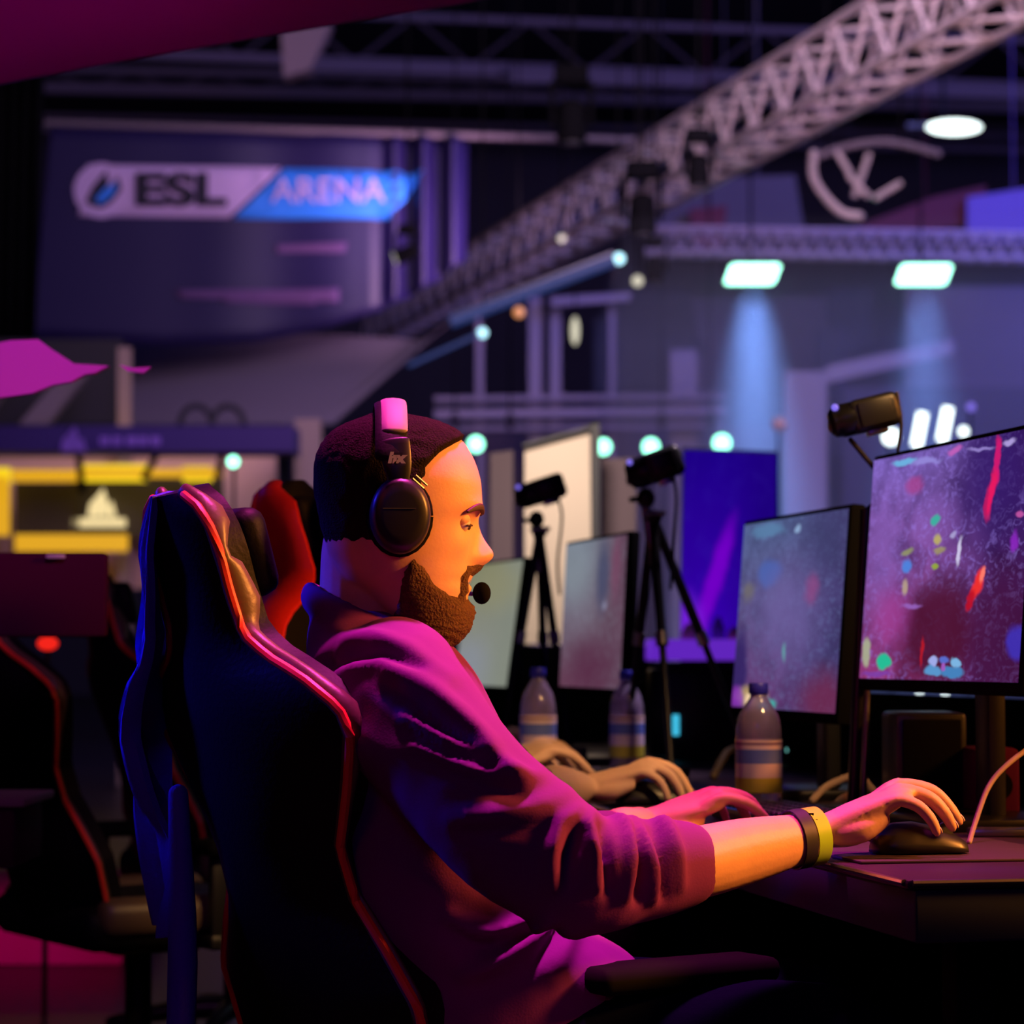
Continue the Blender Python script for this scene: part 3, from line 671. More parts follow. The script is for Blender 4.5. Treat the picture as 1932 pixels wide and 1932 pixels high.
for i, (x, y, h, m, lab) in enumerate([(1735, 810, 62, 'lamp_white', 'slanted white light bar above the near monitor, the left one'), (1783, 800, 62, 'lamp_white', 'slanted white light bar above the near monitor, the right one')]):
    q = bmesh.new(); k = 16 / F; rod(q, W(x - 6, y + h / 2, 16), W(x + 6, y - h / 2, 16), 10 * k, 12); c_ = W(x - 4, y + h / 2, 16); rod(q, c_, V(c_.x, 16, .01), .01, 6); tag(obj('light_bar', q, m), lab, 'light bar', 'slanted white light bars')
for x, y, r_, m, lab in [(1681, 824, 16, 'lamp_white', 'white glow lamp just below the nearest tripod camera'), (1818, 814, 9, 'lamp_white', 'small white lamp right of the light bars'), (1832, 768, 8, 'lamp_violet', 'small violet lamp above the light bars'), (1470, 800, 13, 'beam_paint', 'pale round lamp off, beside the set column')]:
    round_lamp(x, y, r_, 16, m, lab)

# haze under the stage floodlights
hz = bpy.data.materials.new('stage_haze'); hz.use_nodes = True; nt = hz.node_tree; nt.nodes.clear()
o_ = nt.nodes.new('ShaderNodeOutputMaterial'); vs = nt.nodes.new('ShaderNodeVolumeScatter'); vs.inputs['Density'].default_value = .06; vs.inputs['Color'].default_value = (.8, .85, 1, 1); vs.inputs['Anisotropy'].default_value = .2
nt.links.new(vs.outputs[0], o_.inputs['Volume']); M['stage_haze'] = hz
q = bmesh.new(); box(q, (5.0, 22.4, 2.14), (8.4, 8, 4.0)); hzo = tag(obj('stage_haze', q, 'stage_haze', smooth=False), 'blue haze hanging under the stage floodlights', 'haze'); hzo['kind'] = 'stuff'
# ================================================================ desks
DA = math.atan(.2135)                       # the row of desks runs away to the left
DD = V(-math.sin(DA), math.cos(DA), 0); DN = V(math.cos(DA), math.sin(DA), 0)
DO = V(.443, 2.93, 0)
def D(s, n, z=0): return DO + DD * s + DN * n + V(0, 0, z)      # s along the row, n in from the front edge
def sY(Y): return (Y - 2.93) / DD.y
RD = Matrix.Rotation(DA, 3, 'Z')
DZ = .75
for k, (s0, s1, lab) in enumerate([(0, 1.25, 'near end of the dark plum player desk under the mouse hand'), (1.26, 2.5, 'dark plum player desk in the middle of the row'), (2.51, 4.6, 'far dark plum player desk under the two far monitors')]):
    t = thing('gaming_desk', lab, 'desk', D((s0 + s1) / 2, .4), DA, 'row of player desks')
    q = bmesh.new(); rbox(q, D((s0 + s1) / 2, .42, DZ - .006), (.84, s1 - s0, .012), .004, RD); obj('desk_top', q, 'desk_top', t)
    q = bmesh.new(); rbox(q, D((s0 + s1) / 2, .42, DZ - .042), (.82, s1 - s0 - .004, .060), .004, RD); obj('apron', q, 'desk_edge', t)
    q = bmesh.new(); rod(q, D(s0 + .006, -.001, DZ - .004), D(s1 - .006, -.001, DZ - .004), .004, 8); obj('edge_trim', q, 'edge_metal', t)
    if k == 0:
        q = bmesh.new(); rod(q, D(-.001, .006, DZ - .004), D(-.001, .83, DZ - .004), .004, 8); obj('edge_trim', q, 'edge_metal', t)
    q = bmesh.new(); rbox(q, D((s0 + s1) / 2, .83, .52), (.02, s1 - s0 - .01, .80), .004, RD); obj('dark_back_panel', q, 'matte_black', t)  # panel added to blacken the gaps behind and under the desk
    for s in (s0 + .12, s1 - .12):
        for n_ in (.12, .74):
            q = bmesh.new(); rbox(q, D(s, n_, .335), (.05, .05, .672), .006, RD); obj('leg', q, 'matte_black', t)

# ---------------------------------------------------------------- monitors
def monitor(label, scr, s, zb, pitch_deg, hgt=.366, wid=.60, rz=0, rear='matte_black'):
    t = thing('monitor', label, 'monitor', D(s, .384), DA + rz, 'row of player monitors')
    t.location.z = DZ; ROOTM[t.name] = Matrix.Identity(4)
    zc = zb + hgt / 2 - DZ; R = Matrix.Rotation(math.radians(pitch_deg), 3, 'Y'); c = V(0, 0, zc)
    def L(x, y, z): return c + R @ V(x, y, z)
    q = bmesh.new(); rbox(q, L(.014, 0, 0), (.028, wid, hgt), .006, R); obj('frame', q, 'matte_black', t, world=False)
    q = bmesh.new(); w = wid / 2 - .008; h = hgt / 2
    uvquad(q, [L(-.0012, w, -h + .018), L(-.0012, -w, -h + .018), L(-.0012, -w, h - .008), L(-.0012, w, h - .008)])
    obj('screen', q, scr, t, False, world=False)
    q = bmesh.new(); rbox(q, L(.045, 0, -.01), (.04, wid * .5, hgt * .55), .015, R); obj('rear_housing', q, rear, t, world=False)
    q = bmesh.new(); rbox(q, V(.075, 0, zc * .5 + .02), (.03, .06, zc + .02), .01); obj('stand_neck', q, 'black_plastic', t, world=False)
    q = bmesh.new(); rbox(q, V(.05, 0, .009), (.20, .24, .018), .006); obj('stand_base', q, 'black_metal', t, world=False)
    return t
near = screen_mat('picture_near', (.20, .12, .50), (.28, .035, .17), (.045, .012, .11), [
    (.80, .85, .34, .42, 0, (.035, .010, .14), .8, .85), (.50, .20, .36, .32, 0, (.075, .006, .030), .6, .95), (.9, .15, .3, .5, 0, (.06, .006, .045), .7, .8),
    (.12, .55, .2, .35, 0, (.22, .10, .42), .9, .6), (.2, .28, .2, .2, 0, (.35, .045, .28), .9, .7), (.3, .85, .09, .05, 0, (.4, .05, .25), .7, .7),
    (.805, .90, .022, .13, 4, (.62, .01, .16), .5, 1), (.785, .76, .030, .13, -6, (.80, .01, .12), .5, 1), (.76, .72, .02, .10, 0, (.5, .01, .12), .6, .9),
    (.735, .39, .035, .09, -22, (.85, .03, .03), .55, 1), (.76, .43, .02, .05, -22, (1., .2, .15), .6, 1), (.70, .33, .03, .05, -22, (.5, .005, .02), .5, .9),
    (.45, .68, .035, .03, 0, (.05, .42, .35), .5, 1), (.48, .60, .03, .03, 0, (.5, .42, .12), .6, .9), (.49, .55, .05, .02, 0, (.35, .3, .1), .6, .8), (.47, .49, .03, .02, 0, (.3, .4, .03), .5, .9),
    (.62, .54, .018, .08, -10, (.6, .55, .8), .5, 1), (.58, .61, .03, .02, 40, (.4, .35, .65), .6, .9), (.28, .56, .05, .02, 0, (.3, .32, .12), .6, .8), (.29, .50, .045, .035, 0, (.08, .22, .70), .5, 1), (.27, .41, .03, .05, 0, (.5, .38, .25), .6, .8),
    (.33, .32, .09, .02, 0, (.3, .12, .5), .6, .9), (.93, .56, .03, .05, 0, (.25, .02, .5), .6, .9), (.95, .66, .04, .02, 0, (.6, .1, .4), .6, .8), (.98, .16, .07, .09, 0, (.05, .03, .45), .5, .9),
    (.50, .035, .07, .028, 0, (.10, .30, .6), .35, 1), (.62, .035, .08, .028, 0, (.06, .22, .5), .35, 1), (.50, .075, .035, .025, 20, (.35, .4, .8), .4, 1), (.57, .085, .04, .022, 0, (.10, .15, .6), .4, 1), (.64, .075, .035, .025, -20, (.2, .45, .75), .4, 1), (.57, .055, .02, .02, 0, (.35, .1, .5), .4, 1),
    (.17, .075, .055, .042, 0, (.02, .50, .30), .35, 1), (.04, .12, .035, .08, 0, (.4, .42, .28), .4, .9), (.42, .12, .012, .08, 0, (.5, .01, .02), .6, .9), (.12, .02, .14, .02, 0, (.2, .05, .4), .5, .8),
    (.22, .965, .10, .016, 0, (.15, .45, .75), .5, .95), (.36, .955, .12, .02, 0, (.30, .25, .70), .6, .9), (.55, .965, .06, .018, 0, (.55, .12, .5), .6, .9), (.70, .955, .10, .014, 0, (.30, .22, .6), .6, .9), (.86, .965, .05, .022, 0, (.45, .35, .75), .6, .9)], .6, 16)
second = screen_mat('picture_second', (.085, .12, .28), (.13, .035, .16), (.06, .045, .16), [
    (.3, .72, .16, .10, 0, (.06, .12, .42), .6, .9), (.25, .95, .22, .05, 0, (.10, .22, .40), .6, .8), (.5, .5, .5, .45, 0, (.16, .12, .36), .9, .6), (.85, .9, .35, .35, 0, (.05, .05, .15), .9, .7), (.9, .05, .35, .25, 0, (.16, .02, .07), .8, .8), (.05, .2, .12, .3, 0, (.03, .015, .12), .6, .9),
    (.2, .06, .22, .07, 0, (.5, .35, .12), .6, .8), (.18, .04, .06, .05, 0, (.9, .65, .4), .6, .9), (.36, .02, .12, .05, 0, (.05, .45, .40), .5, .9), (.05, .05, .10, .08, 0, (.25, .03, .45), .6, .8), (.5, .3, .03, .06, 0, (.12, .4, .4), .7, .7), (.55, .93, .04, .03, 0, (.3, .45, .7), .6, .8), (.72, .62, .09, .12, 0, (.3, .06, .22), .8, .6), (.1, .62, .09, .08, 0, (.18, .16, .1), .8, .6)], .45, 18)
third = screen_mat('picture_third', (.20, .23, .29), (.13, .045, .085), (.12, .06, .10), [(.15, .8, .5, .35, 0, (.22, .26, .30), .9, .7), (.65, .75, .16, .35, 0, (.05, .06, .13), .8, .8), (.85, .8, .10, .3, 0, (.18, .06, .12), .7, .7), (.5, .15, .7, .35, 0, (.09, .02, .055), .9, .8), (.7, .55, .05, .05, 0, (.3, .3, .45), .7, .6)], .2, 9)
fourth = screen_mat('picture_fourth', (.22, .22, .13), (.24, .26, .27), (.22, .24, .20), [(.6, .8, .8, .3, 0, (.26, .25, .14), .9, .6), (.2, .2, .6, .3, 0, (.24, .26, .32), .9, .6)], .08, 4)
m1 = monitor('large near monitor showing a red and violet game at the right edge', near, sY(3.73), .945, 4.5, .372, .645)
m1.location += DN * -.02
m2 = monitor('second monitor with a blue violet picture, behind the nearest water bottle', second, sY(4.495), .885, 4.5)
m3 = monitor('third monitor between the left and middle tripods, grey and mauve picture', third, sY(5.90), .905, 3)
m4 = monitor('farthest monitor with a pale grey green picture beside the bearded chin', fourth, sY(7.08), .893, 8, rz=.05)

# ---------------------------------------------------------------- tripods with small cameras
def tripod(label, apex, feet, pole_top, Y):
    ap = W(*apex, Y); t = thing('tripod', label, 'tripod', V(ap.x, ap.y, DZ), 0, 'black tabletop tripods between the monitors')
    for (fx, dy) in feet:
        z = DZ + .006; yy = Y + dy; f = V((fx - 966) / F * yy, yy, z); mid = ap.lerp(f, .48)
        q = bmesh.new(); rod(q, ap, mid, .0105, 10); rod(q, mid, f, .0075, 10); 
        lg = obj('leg', q, 'black_metal', t)
        q = bmesh.new(); rod(q, mid - (f - ap).normalized() * .014, mid + (f - ap).normalized() * .014, .0135, 12); obj('leg_lock', q, 'steel', lg)
        q = bmesh.new(); ball(q, f + V(0, 0, .004), (.010, .010, .009), 10); obj('rubber_foot', q, 'matte_black', lg)
    pt = W(*pole_top, Y)
    q = bmesh.new(); rod(q, ap - V(0, 0, .10), pt, .009, 12); obj('center_column', q, 'steel', t)
    q = bmesh.new(); ball(q, ap, (.020, .018, .016), 14); obj('collar', q, 'black_plastic', t)
    q = bmesh.new(); rod(q, ap + V(-.024, -.012, .006), ap + V(.026, -.012, .008), .006, 10); obj('clamp_screw', q, 'steel', t)
    q = bmesh.new(); ball(q, pt.lerp(ap, .25), (.020, .018, .022), 14); obj('ball_head', q, 'black_plastic', t)
    q = bmesh.new(); rod(q, pt.lerp(ap, .25), pt.lerp(ap, .25) + V(-.034, -.01, -.004), .006, 10); obj('knob', q, 'black_plastic', t)
    return t
def camcorder(label, c, Y, L, H, tilt, glint=True):
    p = W(*c, Y); t = thing('camcorder', label, 'camera', p, 0, 'small black cameras on the tripods')
    R = Matrix.Rotation(math.radians(-tilt), 3, 'Y')
    def T(x, y, z): return p + R @ V(x, y, z)
    q = bmesh.new(); rbox(q, T(.12 * L, 0, 0), (.76 * L, H * .95, H), H * .22, R, 3); obj('body', q, 'black_plastic', t)
    q = bmesh.new(); k = bmesh.new(); lathe(k, [(H * .30, -L * .56), (H * .44, -L * .50), (H * .46, -L * .42), (H * .50, -L * .38), (H * .50, -L * .18)], 22)
    bmesh.ops.transform(k, matrix=Matrix.Translation(p) @ R.to_4x4() @ Matrix.Rotation(PI / 2, 4, 'Y'), verts=k.verts); merge(q, k); ln = obj('lens_barrel', q, 'black_metal', t)
    q = bmesh.new(); ball(q, T(-L * .54, 0, 0), (L * .05, H * .28, H * .28), 14); obj('lens_glass', q, 'steel', ln)
    q = bmesh.new(); rbox(q, T(.12 * L, -H * .50, 0), (.5 * L, H * .10, H * .75), H * .04, R); obj('side_screen', q, 'black_plastic', t)
    q = bmesh.new(); rbox(q, T(.1 * L, 0, -H * .56), (.3 * L, H * .6, H * .16), .002, R); obj('mount_plate', q, 'steel', t)
    q = bmesh.new(); ball(q, T(-.44 * L, -H * .3, H * .42), .006, 8); obj('lens_glint', q, 'lamp_violet' if glint else 'steel', t)  # glowing bead stands in for a glint on the lens
    return t
def cable(name, pts, r, m, label, cat='cable', group=None):
    q = bmesh.new(); tube(q, pts, r, 8, 8); return tag(obj(name, q, m), label, cat, group)
tripod('left tripod between the farthest monitor and the third', (1018, 1004), [(942, -.05), (1076, -.1), (1030, .22)], (1010, 972), 6.5)
camcorder('small black camera on the left tripod in front of the cream board', (1022, 926), 6.5, .122, .062, 18)
tripod('middle tripod between the third monitor and the blue panel', (1232, 976), [(1176, .08), (1266, -.16), (1424, .02)], (1214, 928), 5.47)
camcorder('black camera on the middle tripod below two mint lamps', (1238, 881), 5.47, .115, .066, 20)
camcorder('nearest black camera, above the left corner of the near monitor', (1634, 783), 4.13, .108, .054, 14)
t = thing('monitor_pole', 'slim black pole with a bent arm carrying the nearest camera', 'stand', D(sY(4.13), .42), 0)
t.location.z = DZ; ROOTM[t.name] = Matrix.Translation(t.location)
q = bmesh.new(); px, py = 1632, 965; a = W(1634, 962, 4.13); f = V((1606 - 966) / F * 4.13, 4.13, DZ); rod(q, f, a, .010, 12); obj('pole', q, 'black_metal', t)
q = bmesh.new(); rod(q, f + V(.018, .02, 0), a + V(.010, .005, -.06), .006, 10); obj('side_rod', q, 'steel', t)
q = bmesh.new(); tube(q, [W(1605, 830, 4.13), W(1630, 860, 4.13), W(1655, 892, 4.13), W(1661, 925, 4.13), W(1650, 948, 4.13), W(1634, 964, 4.13)], .0042, 10, 6); obj('gooseneck', q, 'black_metal', t)
q = bmesh.new(); ball(q, W(1645, 1042, 4.13), .010, 12); obj('clamp_knob', q, 'steel', t)
q = bmesh.new(); rod(q, f, f + V(0, 0, .012), .06, 24); obj('foot_plate', q, 'black_metal', t)
cable('camera_cable', [W(1692, 742, 4.11), W(1700, 800, 4.11), W(1694, 850, 4.11)], .003, 'black_plastic', 'short black cable hanging from the nearest camera', group='camera cables')
cable('camera_cable', [W(1268, 890, 5.45), W(1276, 940, 5.45), W(1270, 1040, 5.45), W(1266, 1110, 5.45)], .0035, 'black_plastic', 'thin black cable hanging from the middle camera', group='camera cables')
cable('camera_cable', [W(1050, 930, 6.48), W(1060, 975, 6.48), W(1052, 1060, 6.48), W(1056, 1120, 6.48)], .0035, 'black_plastic', 'thin black cable hanging from the left camera', group='camera cables')

# ---------------------------------------------------------------- water bottles
def bottle(label, px, Y, h=.205, r=.0375):
    x = (px - 966) / F * Y; t = thing('water_bottle', label, 'bottle', (x, Y, DZ), 0, 'clear water bottles on the desks'); ROOTM[t.name] = Matrix.Identity(4)
    q = bmesh.new(); k = h / .205
    P = [(.001, 0), (r * .8, 0), (r * .97, .006), (r, .014), (r * .97, .03), (r, .04), (r, .10), (r * .96, .108), (r, .116), (r * .97, .135), (r * .82, .155), (r * .55, .172), (.0135, .182), (.0135, .190)]
    lathe(q, [(a, b_ * k) for a, b_ in P] + [(a - .0012, b_ * k + (.0012 if i < 2 else 0)) for i, (a, b_) in reversed(list(enumerate(P))) if a > .002], 28)
    obj('bottle_body', q, 'bottle_clear', t, 'all', False)
    q = bmesh.new(); lathe(q, [(r * 1.012, .030 * k), (r * 1.015, .032 * k), (r * 1.015, .112 * k), (r * 1.012, .114 * k)], 28, uv=True); obj('label', q, 'bottle_label', t, world=False)
    q = bmesh.new(); lathe(q, [(.0145, .187 * k), (.016, .189 * k), (.016, .203 * k), (.0145, .205 * k)], 20); obj('cap', q, 'cap_blue', t, world=False)
    q = bmesh.new(); lathe(q, [(.001, .002), (r * .78, .002), (r * .9, .016), (r * .93, .034 * k), (.001, .034 * k)], 24); obj('water', q, 'water', t, world=False)
    return t
bottle('nearest clear water bottle with blue cap in front of the second monitor', 1430, 4.2)
bottle('middle water bottle with blue cap behind the fair mouse hand', 1182, 5.55, .215, .0365)
bottle('left water bottle with blue cap beside the purple sleeve', 1015, 5.4, .222, .0375)

# ---------------------------------------------------------------- mice, pads, keyboards
def mouse(label, p, rz):
    t = thing('computer_mouse', label, 'mouse', p, rz, 'player mice'); ROOTM[t.name] = Matrix.Identity(4)
    rings = []
    for x, w, h in ((-.062, .008, .012), (-.056, .024, .024), (-.035, .032, .036), (-.01, .031, .038), (.02, .029, .032), (.045, .028, .022), (.058, .022, .014), (.062, .01, .008)):
        rings.append([V(x, w * math.cos(a), 0.002 + max(0, h * math.sin(a)) ** 1) for a in [2 * PI * k / 20 for k in range(20)]])
    q = bmesh.new(); loft(q, rings); obj('mouse_shell', q, 'black_plastic', t, 'all', False)
    q = bmesh.new(); rod(q, (.034, -.004, .028), (.034, .004, .028), .010, 14); obj('scroll_wheel', q, 'dark_grey', t, world=False)
    return t
def surf(px, py, z): 
    a = W(px, py, 10) - CAM; k = (z - CAM.z) / a.z; return CAM + a * k
def pad(label, s, n_, w, l):
    q = bmesh.new(); rbox(q, D(s, n_, DZ + .002), (w, l, .004), .0015, RD); return tag(obj('mouse_pad', q, 'mousepad'), label, 'mouse pad', 'dark mouse pads')
pad('dark mouse pad under the near hand with the yellow green wristband', sY(3.30), .17, .30, .34)
pad('dark mouse pad under the middle fair hand', sY(4.38), .17, .30, .34); pad('dark mouse pad under the farthest hand', sY(5.45), .17, .30, .34)
def keyboard(label, s, n_, led):
    t = thing('keyboard', label, 'keyboard', D(s, n_, DZ), DA, 'player keyboards'); ROOTM[t.name] = Matrix.Identity(4)
    q = bmesh.new(); rbox(q, (0, 0, .010), (.135, .40, .018), .004); obj('keyboard_case', q, 'black_plastic', t, world=False)
    for r_ in range(5):
        q = bmesh.new()
        for c_ in range(17): rbox(q, (-.05 + r_ * .024, -.185 + c_ * .0231, .022), (.019, .019, .008), .003, None, 1)
        obj('key_row', q, 'black_plastic', t, world=False)
    q = bmesh.new(); box(q, (0, 0, .0193), (.122, .386, .0008)); obj('backlight', q, led, t, False, world=False)
    return t
lamp_mat('backlight_blue', (.02, .05, .35), .45); lamp_mat('backlight_violet', (.10, .03, .30), .25)
keyboard('keyboard with dim blue light under the purple lit left hand', sY(3.80), .16, 'backlight_blue')
keyboard('keyboard with dim blue light between the fair hand and the middle bottle', sY(4.92), .16, 'backlight_blue')
keyboard('keyboard with dim violet light farthest along the desks', sY(6.0), .16, 'backlight_violet')
# things lying behind
def ebox(name, label, cat, x0, y0, x1, y1, Y, dep, m='black_plastic', base=None):
    a = W(x0, y0, Y); c = W(x1, y1, Y); z0 = base if base is not None else c.z; t = thing(name, label, cat, ((a.x + c.x) / 2, Y + dep / 2, z0))
    q = bmesh.new(); rbox(q, ((a.x + c.x) / 2, Y + dep / 2, (a.z + z0) / 2), (c.x - a.x, dep, a.z - z0), .008); obj('casing', q, m, t)
    return t, a, c
t, a, c = ebox('computer_case', 'black computer case standing under the near monitor', 'computer', 1690, 1345, 1826, 1480, 4.0, .16, base=DZ)
q = bmesh.new(); rbox(q, ((a.x + c.x) / 2, 4.0 - .003, (a.z + DZ) / 2), (c.x - a.x - .02, .006, a.z - DZ - .02), .002); obj('front_grille', q, 'matte_black', t)
t, a, c = ebox('computer_case', 'black computer case behind the middle tripod below the violet counter', 'computer', 1228, 1262, 1400, 1420, 6.2, .2, base=DZ)
q = bmesh.new(); rbox(q, W(1275, 1368, 6.19), (.017, .006, .05), .003); obj('indicator_light', q, 'led_cyan', t)
q = bmesh.new(); rbox(q, W(1320, 1262, 6.18), (.19, .01, .006), .002); obj('top_trim', q, 'dark_grey', t)
t, a, c = ebox('speaker_box', 'small purple black box right of the computer case', 'speaker', 1838, 1412, 1925, 1490, 3.9, .12, 'plum_panel', base=DZ)
q = bmesh.new(); rod(q, ((a.x + c.x) / 2, 3.901, (a.z + DZ) / 2), ((a.x + c.x) / 2, 3.893, (a.z + DZ) / 2), .022, 24); obj('cone', q, 'matte_black', t)
t = thing('teal_beacon', 'tiny teal light on the desk right of the nearest bottle', 'indicator light', surf(1490, 1440, DZ))
q = bmesh.new(); p = V(t.location.x, t.location.y, DZ); lathe(q, [(.014, 0), (.014, .012), (.009, .018), (.006, .024)], 16, p); obj('beacon_base', q, 'black_plastic', t); 
q = bmesh.new(); ball(q, p + V(0, 0, .030), .0085, 12); obj('beacon_lens', q, 'lamp_cyan_small', t)
def dpt(px, Y, z): return V((px - 966) / F * Y, Y, z)
cable('cable_coil', [dpt(1530, 4.35, DZ + .008), dpt(1560, 4.4, DZ + .03), dpt(1615, 4.42, DZ + .045), dpt(1645, 4.4, DZ + .02), dpt(1660, 4.35, DZ + .006)], .006, 'post_tan', 'looped brown lit cable behind the hand with the wristband')
cable('cable_coil', [dpt(1570, 4.22, DZ + .007), dpt(1600, 4.25, DZ + .022), dpt(1635, 4.24, DZ + .012), dpt(1690, 4.2, DZ + .006)], .006, 'post_tan', 'shorter brown lit cable in front of the looped one')
cable('cable_coil', [dpt(1345, 5.2, DZ + .008), dpt(1370, 5.3, DZ + .05), dpt(1400, 5.35, DZ + .06)], .008, 'tan_leather', 'dull cable hump just left of the nearest bottle')
cable('monitor_cable', [dpt(1824, 3.42, DZ + .006), dpt(1836, 3.46, DZ + .03), dpt(1862, 3.5, DZ + .075), dpt(1900, 3.52, DZ + .105), dpt(1960, 3.55, DZ + .135)], .0035, 'post_tan', 'thin warm lit cable rising from the mouse to the right edge')
q = bmesh.new(); rbox(q, dpt(1892, 3.62, DZ + .006), (.10, .05, .010), .003); tag(obj('metal_plate', q, 'steel'), 'shiny metal plate on the desk at the right edge', 'plate')
q = bmesh.new(); rbox(q, dpt(1650, 4.05, DZ + .005), (.035, .04, .008), .003); tag(obj('metal_plate', q, 'steel'), 'small shiny plate behind the near knuckles', 'plate')
q = bmesh.new(); rbox(q, dpt(1580, 3.82, DZ + .006), (.025, .03, .010), .003); tag(obj('key_fob', q, 'logo_white'), 'tiny pale object beside the keyboard end', 'key fob')
for i, (x, Y, w, h, m, lab) in enumerate([(1085, 5.75, .05, .045, 'dark_grey', 'dark cup standing between the two far bottles'), (1060, 5.9, .04, .03, 'post_tan', 'low tan tub behind the dark cup'), (1270, 5.1, .06, .03, 'dark_grey', 'low dark gadget behind the middle fair hand')]):
    p = dpt(x, Y, DZ); q = bmesh.new(); lathe(q, [(w * .38, 0), (w * .5, h * .1), (w * .55, h), (w * .48, h), (w * .42, h * .2)], 18, p); tag(obj('cup', q, m), lab, 'cup')

# ================================================================ gaming chairs
HW = [(0, .235), (.085, .243), (.15, .20), (.208, .155), (.273, .150), (.351, .205), (.415, .243), (.450, .232), (.487, .185), (.515, .125), (.545, .092), (.60, .088), (.645, .090), (.68, .082), (.705, .062), (.722, .03)]
TH = [(0, .002), (.27, .0), (.351, .004), (.40, .016), (.44, .018), (.487, .006), (.535, .010), (.58, .030), (.62, .020), (.640, .0), (.655, .006), (.685, .026), (.715, .004)]
TH2 = [(0, .01), (.30, .01), (.42, .055), (.55, .075), (.66, .070), (.72, .02)]
SR, CR_ = math.sin(math.radians(16)), math.cos(math.radians(16))
def bp(h, lat, dx=0): return V(-h * SR + dx * CR_, lat, .5 + h * CR_ + dx * SR)
def BG(h): return lerp([(0, .022), (.45, .022), (.62, .008), (.8, .004)], h)
def ED(h): return lerp([(0, .045), (.44, .045), (.54, .018), (.8, .012)], h)
def make_chair(label, side, name='gaming_chair', group='gaming chairs', tk=1):
    t = thing(name, label, 'chair', (0, 0, 0), 0, group); ROOTM[t.name] = Matrix.Identity(4)
    q = bmesh.new(); rings = []; N = 12
    for i in range(46):
        h = -.05 + (.772) * i / 45; hw = lerp(HW, h); r = []
        for k in range(N + 1):
            f = -1 + 2 * k / N; r.append(bp(h, f * hw, ED(h) * abs(f) ** 2.5 - BG(h) * (1 - f * f)))
        for k in range(N + 1):
            f = 1 - 2 * k / N; r.append(bp(h, f * hw * .97, .062 + (ED(h) - .025) * abs(f) ** 2))
        rings.append(r)
    loft(q, rings); obj('backrest', q, 'black_leather', t, world=False)
    TT = TH2 if tk > 1 else TH
    for s in (-1, 1):
        hs = [-.03 + .748 * i / 54 for i in range(55)]
        q = bmesh.new(); tube(q, [bp(h, s * (lerp(HW, h) - .006), .0 + ED(h) + lerp(TT, h) * .5) for h in hs], [(.014, lerp(TT, h) * .5 + .007) for h in hs], 14, 1, up=V(1, 0, 0))
        obj('side_bolster', q, side, t, world=False)
        q = bmesh.new(); tube(q, [bp(h, s * (lerp(HW, h) + .006), ED(h) - .005) for h in hs], .0058, 8, 1); obj('piping', q, 'red_piping', t, world=False)
    q = bmesh.new(); rbox(q, bp(.63, 0, .075), (.045, .15, .11), .02, Matrix.Rotation(math.radians(-16), 3, 'Y'), 3); obj('headrest_pillow', q, 'black_leather', t, world=False)
    q = bmesh.new(); rbox(q, V(.24, 0, .455), (.50, .50, .09), .035, None, 3); obj('seat', q, 'black_leather', t, world=False)
    for s in (-1, 1):
        q = bmesh.new(); rbox(q, V(.25, s * .235, .478), (.46, .07, .08), .03, None, 3); obj('seat_bolster', q, side, t, world=False)
        q = bmesh.new(); rbox(q, V(.26, s * .30, .51), (.05, .025, .18), .008); rbox(q, V(.26, s * .28, .425), (.06, .08, .03), .008); ar = obj('armrest', q, 'black_plastic', t, world=False)
        q = bmesh.new(); rbox(q, V(.345, s * .305, .615), (.27, .09, .032), .014, None, 3); obj('armrest_pad', q, 'matte_black', ar, world=False)
    q = bmesh.new(); rod(q, (.22, 0, .09), (.22, 0, .41), .028, 16); rbox(q, (.22, 0, .40), (.2, .2, .03), .01); obj('gas_column', q, 'black_metal', t, world=False)
    q = bmesh.new()
    for k in range(5):
        a = 2 * PI * k / 5 + .3; tube(q, [V(.22, 0, .10), V(.22 + .16 * math.cos(a), .16 * math.sin(a), .095), V(.22 + .31 * math.cos(a), .31 * math.sin(a), .07)], [.03, .024, .016], 10, 3)
    obj('star_base', q, 'black_plastic', t, world=False)
    for k in range(5):
        a = 2 * PI * k / 5 + .3; q = bmesh.new(); x, y = .22 + .31 * math.cos(a), .31 * math.sin(a)
        rod(q, (x - .012 * math.sin(a), y + .012 * math.cos(a), .03), (x + .012 * math.sin(a), y - .012 * math.cos(a), .03), .03, 16); rod(q, (x, y, .03), (x, y, .075), .008); obj('caster', q, 'black_plastic', t, world=False)
    return t
chair1 = make_chair('near black gaming chair with red piping that the bearded player sits in', 'tan_leather')
chair1.location = (-.258, 3.25, 0); chair1.rotation_euler = (0, 0, math.radians(33))
chairB = dup(chair1, (-.965, 5.35, 0), math.radians(33), 'empty black gaming chair with red piping at the left edge, the nearer one')
chairA = dup(chair1, (-.90, 6.58, 0), math.radians(30), 'empty black gaming chair with red piping just left of the blue jacket')
chair2 = make_chair('gaming chair with bright red side panel behind the player neck', 'red_leather', tk=1.6)
chair2.location = (-.235, 4.32, .085); chair2.rotation_euler = (0, 0, math.radians(-30))
chair3 = dup(chair2, (-.33, 5.60, .0), math.radians(12), 'gaming chair farthest along the row, between the first two headrests')

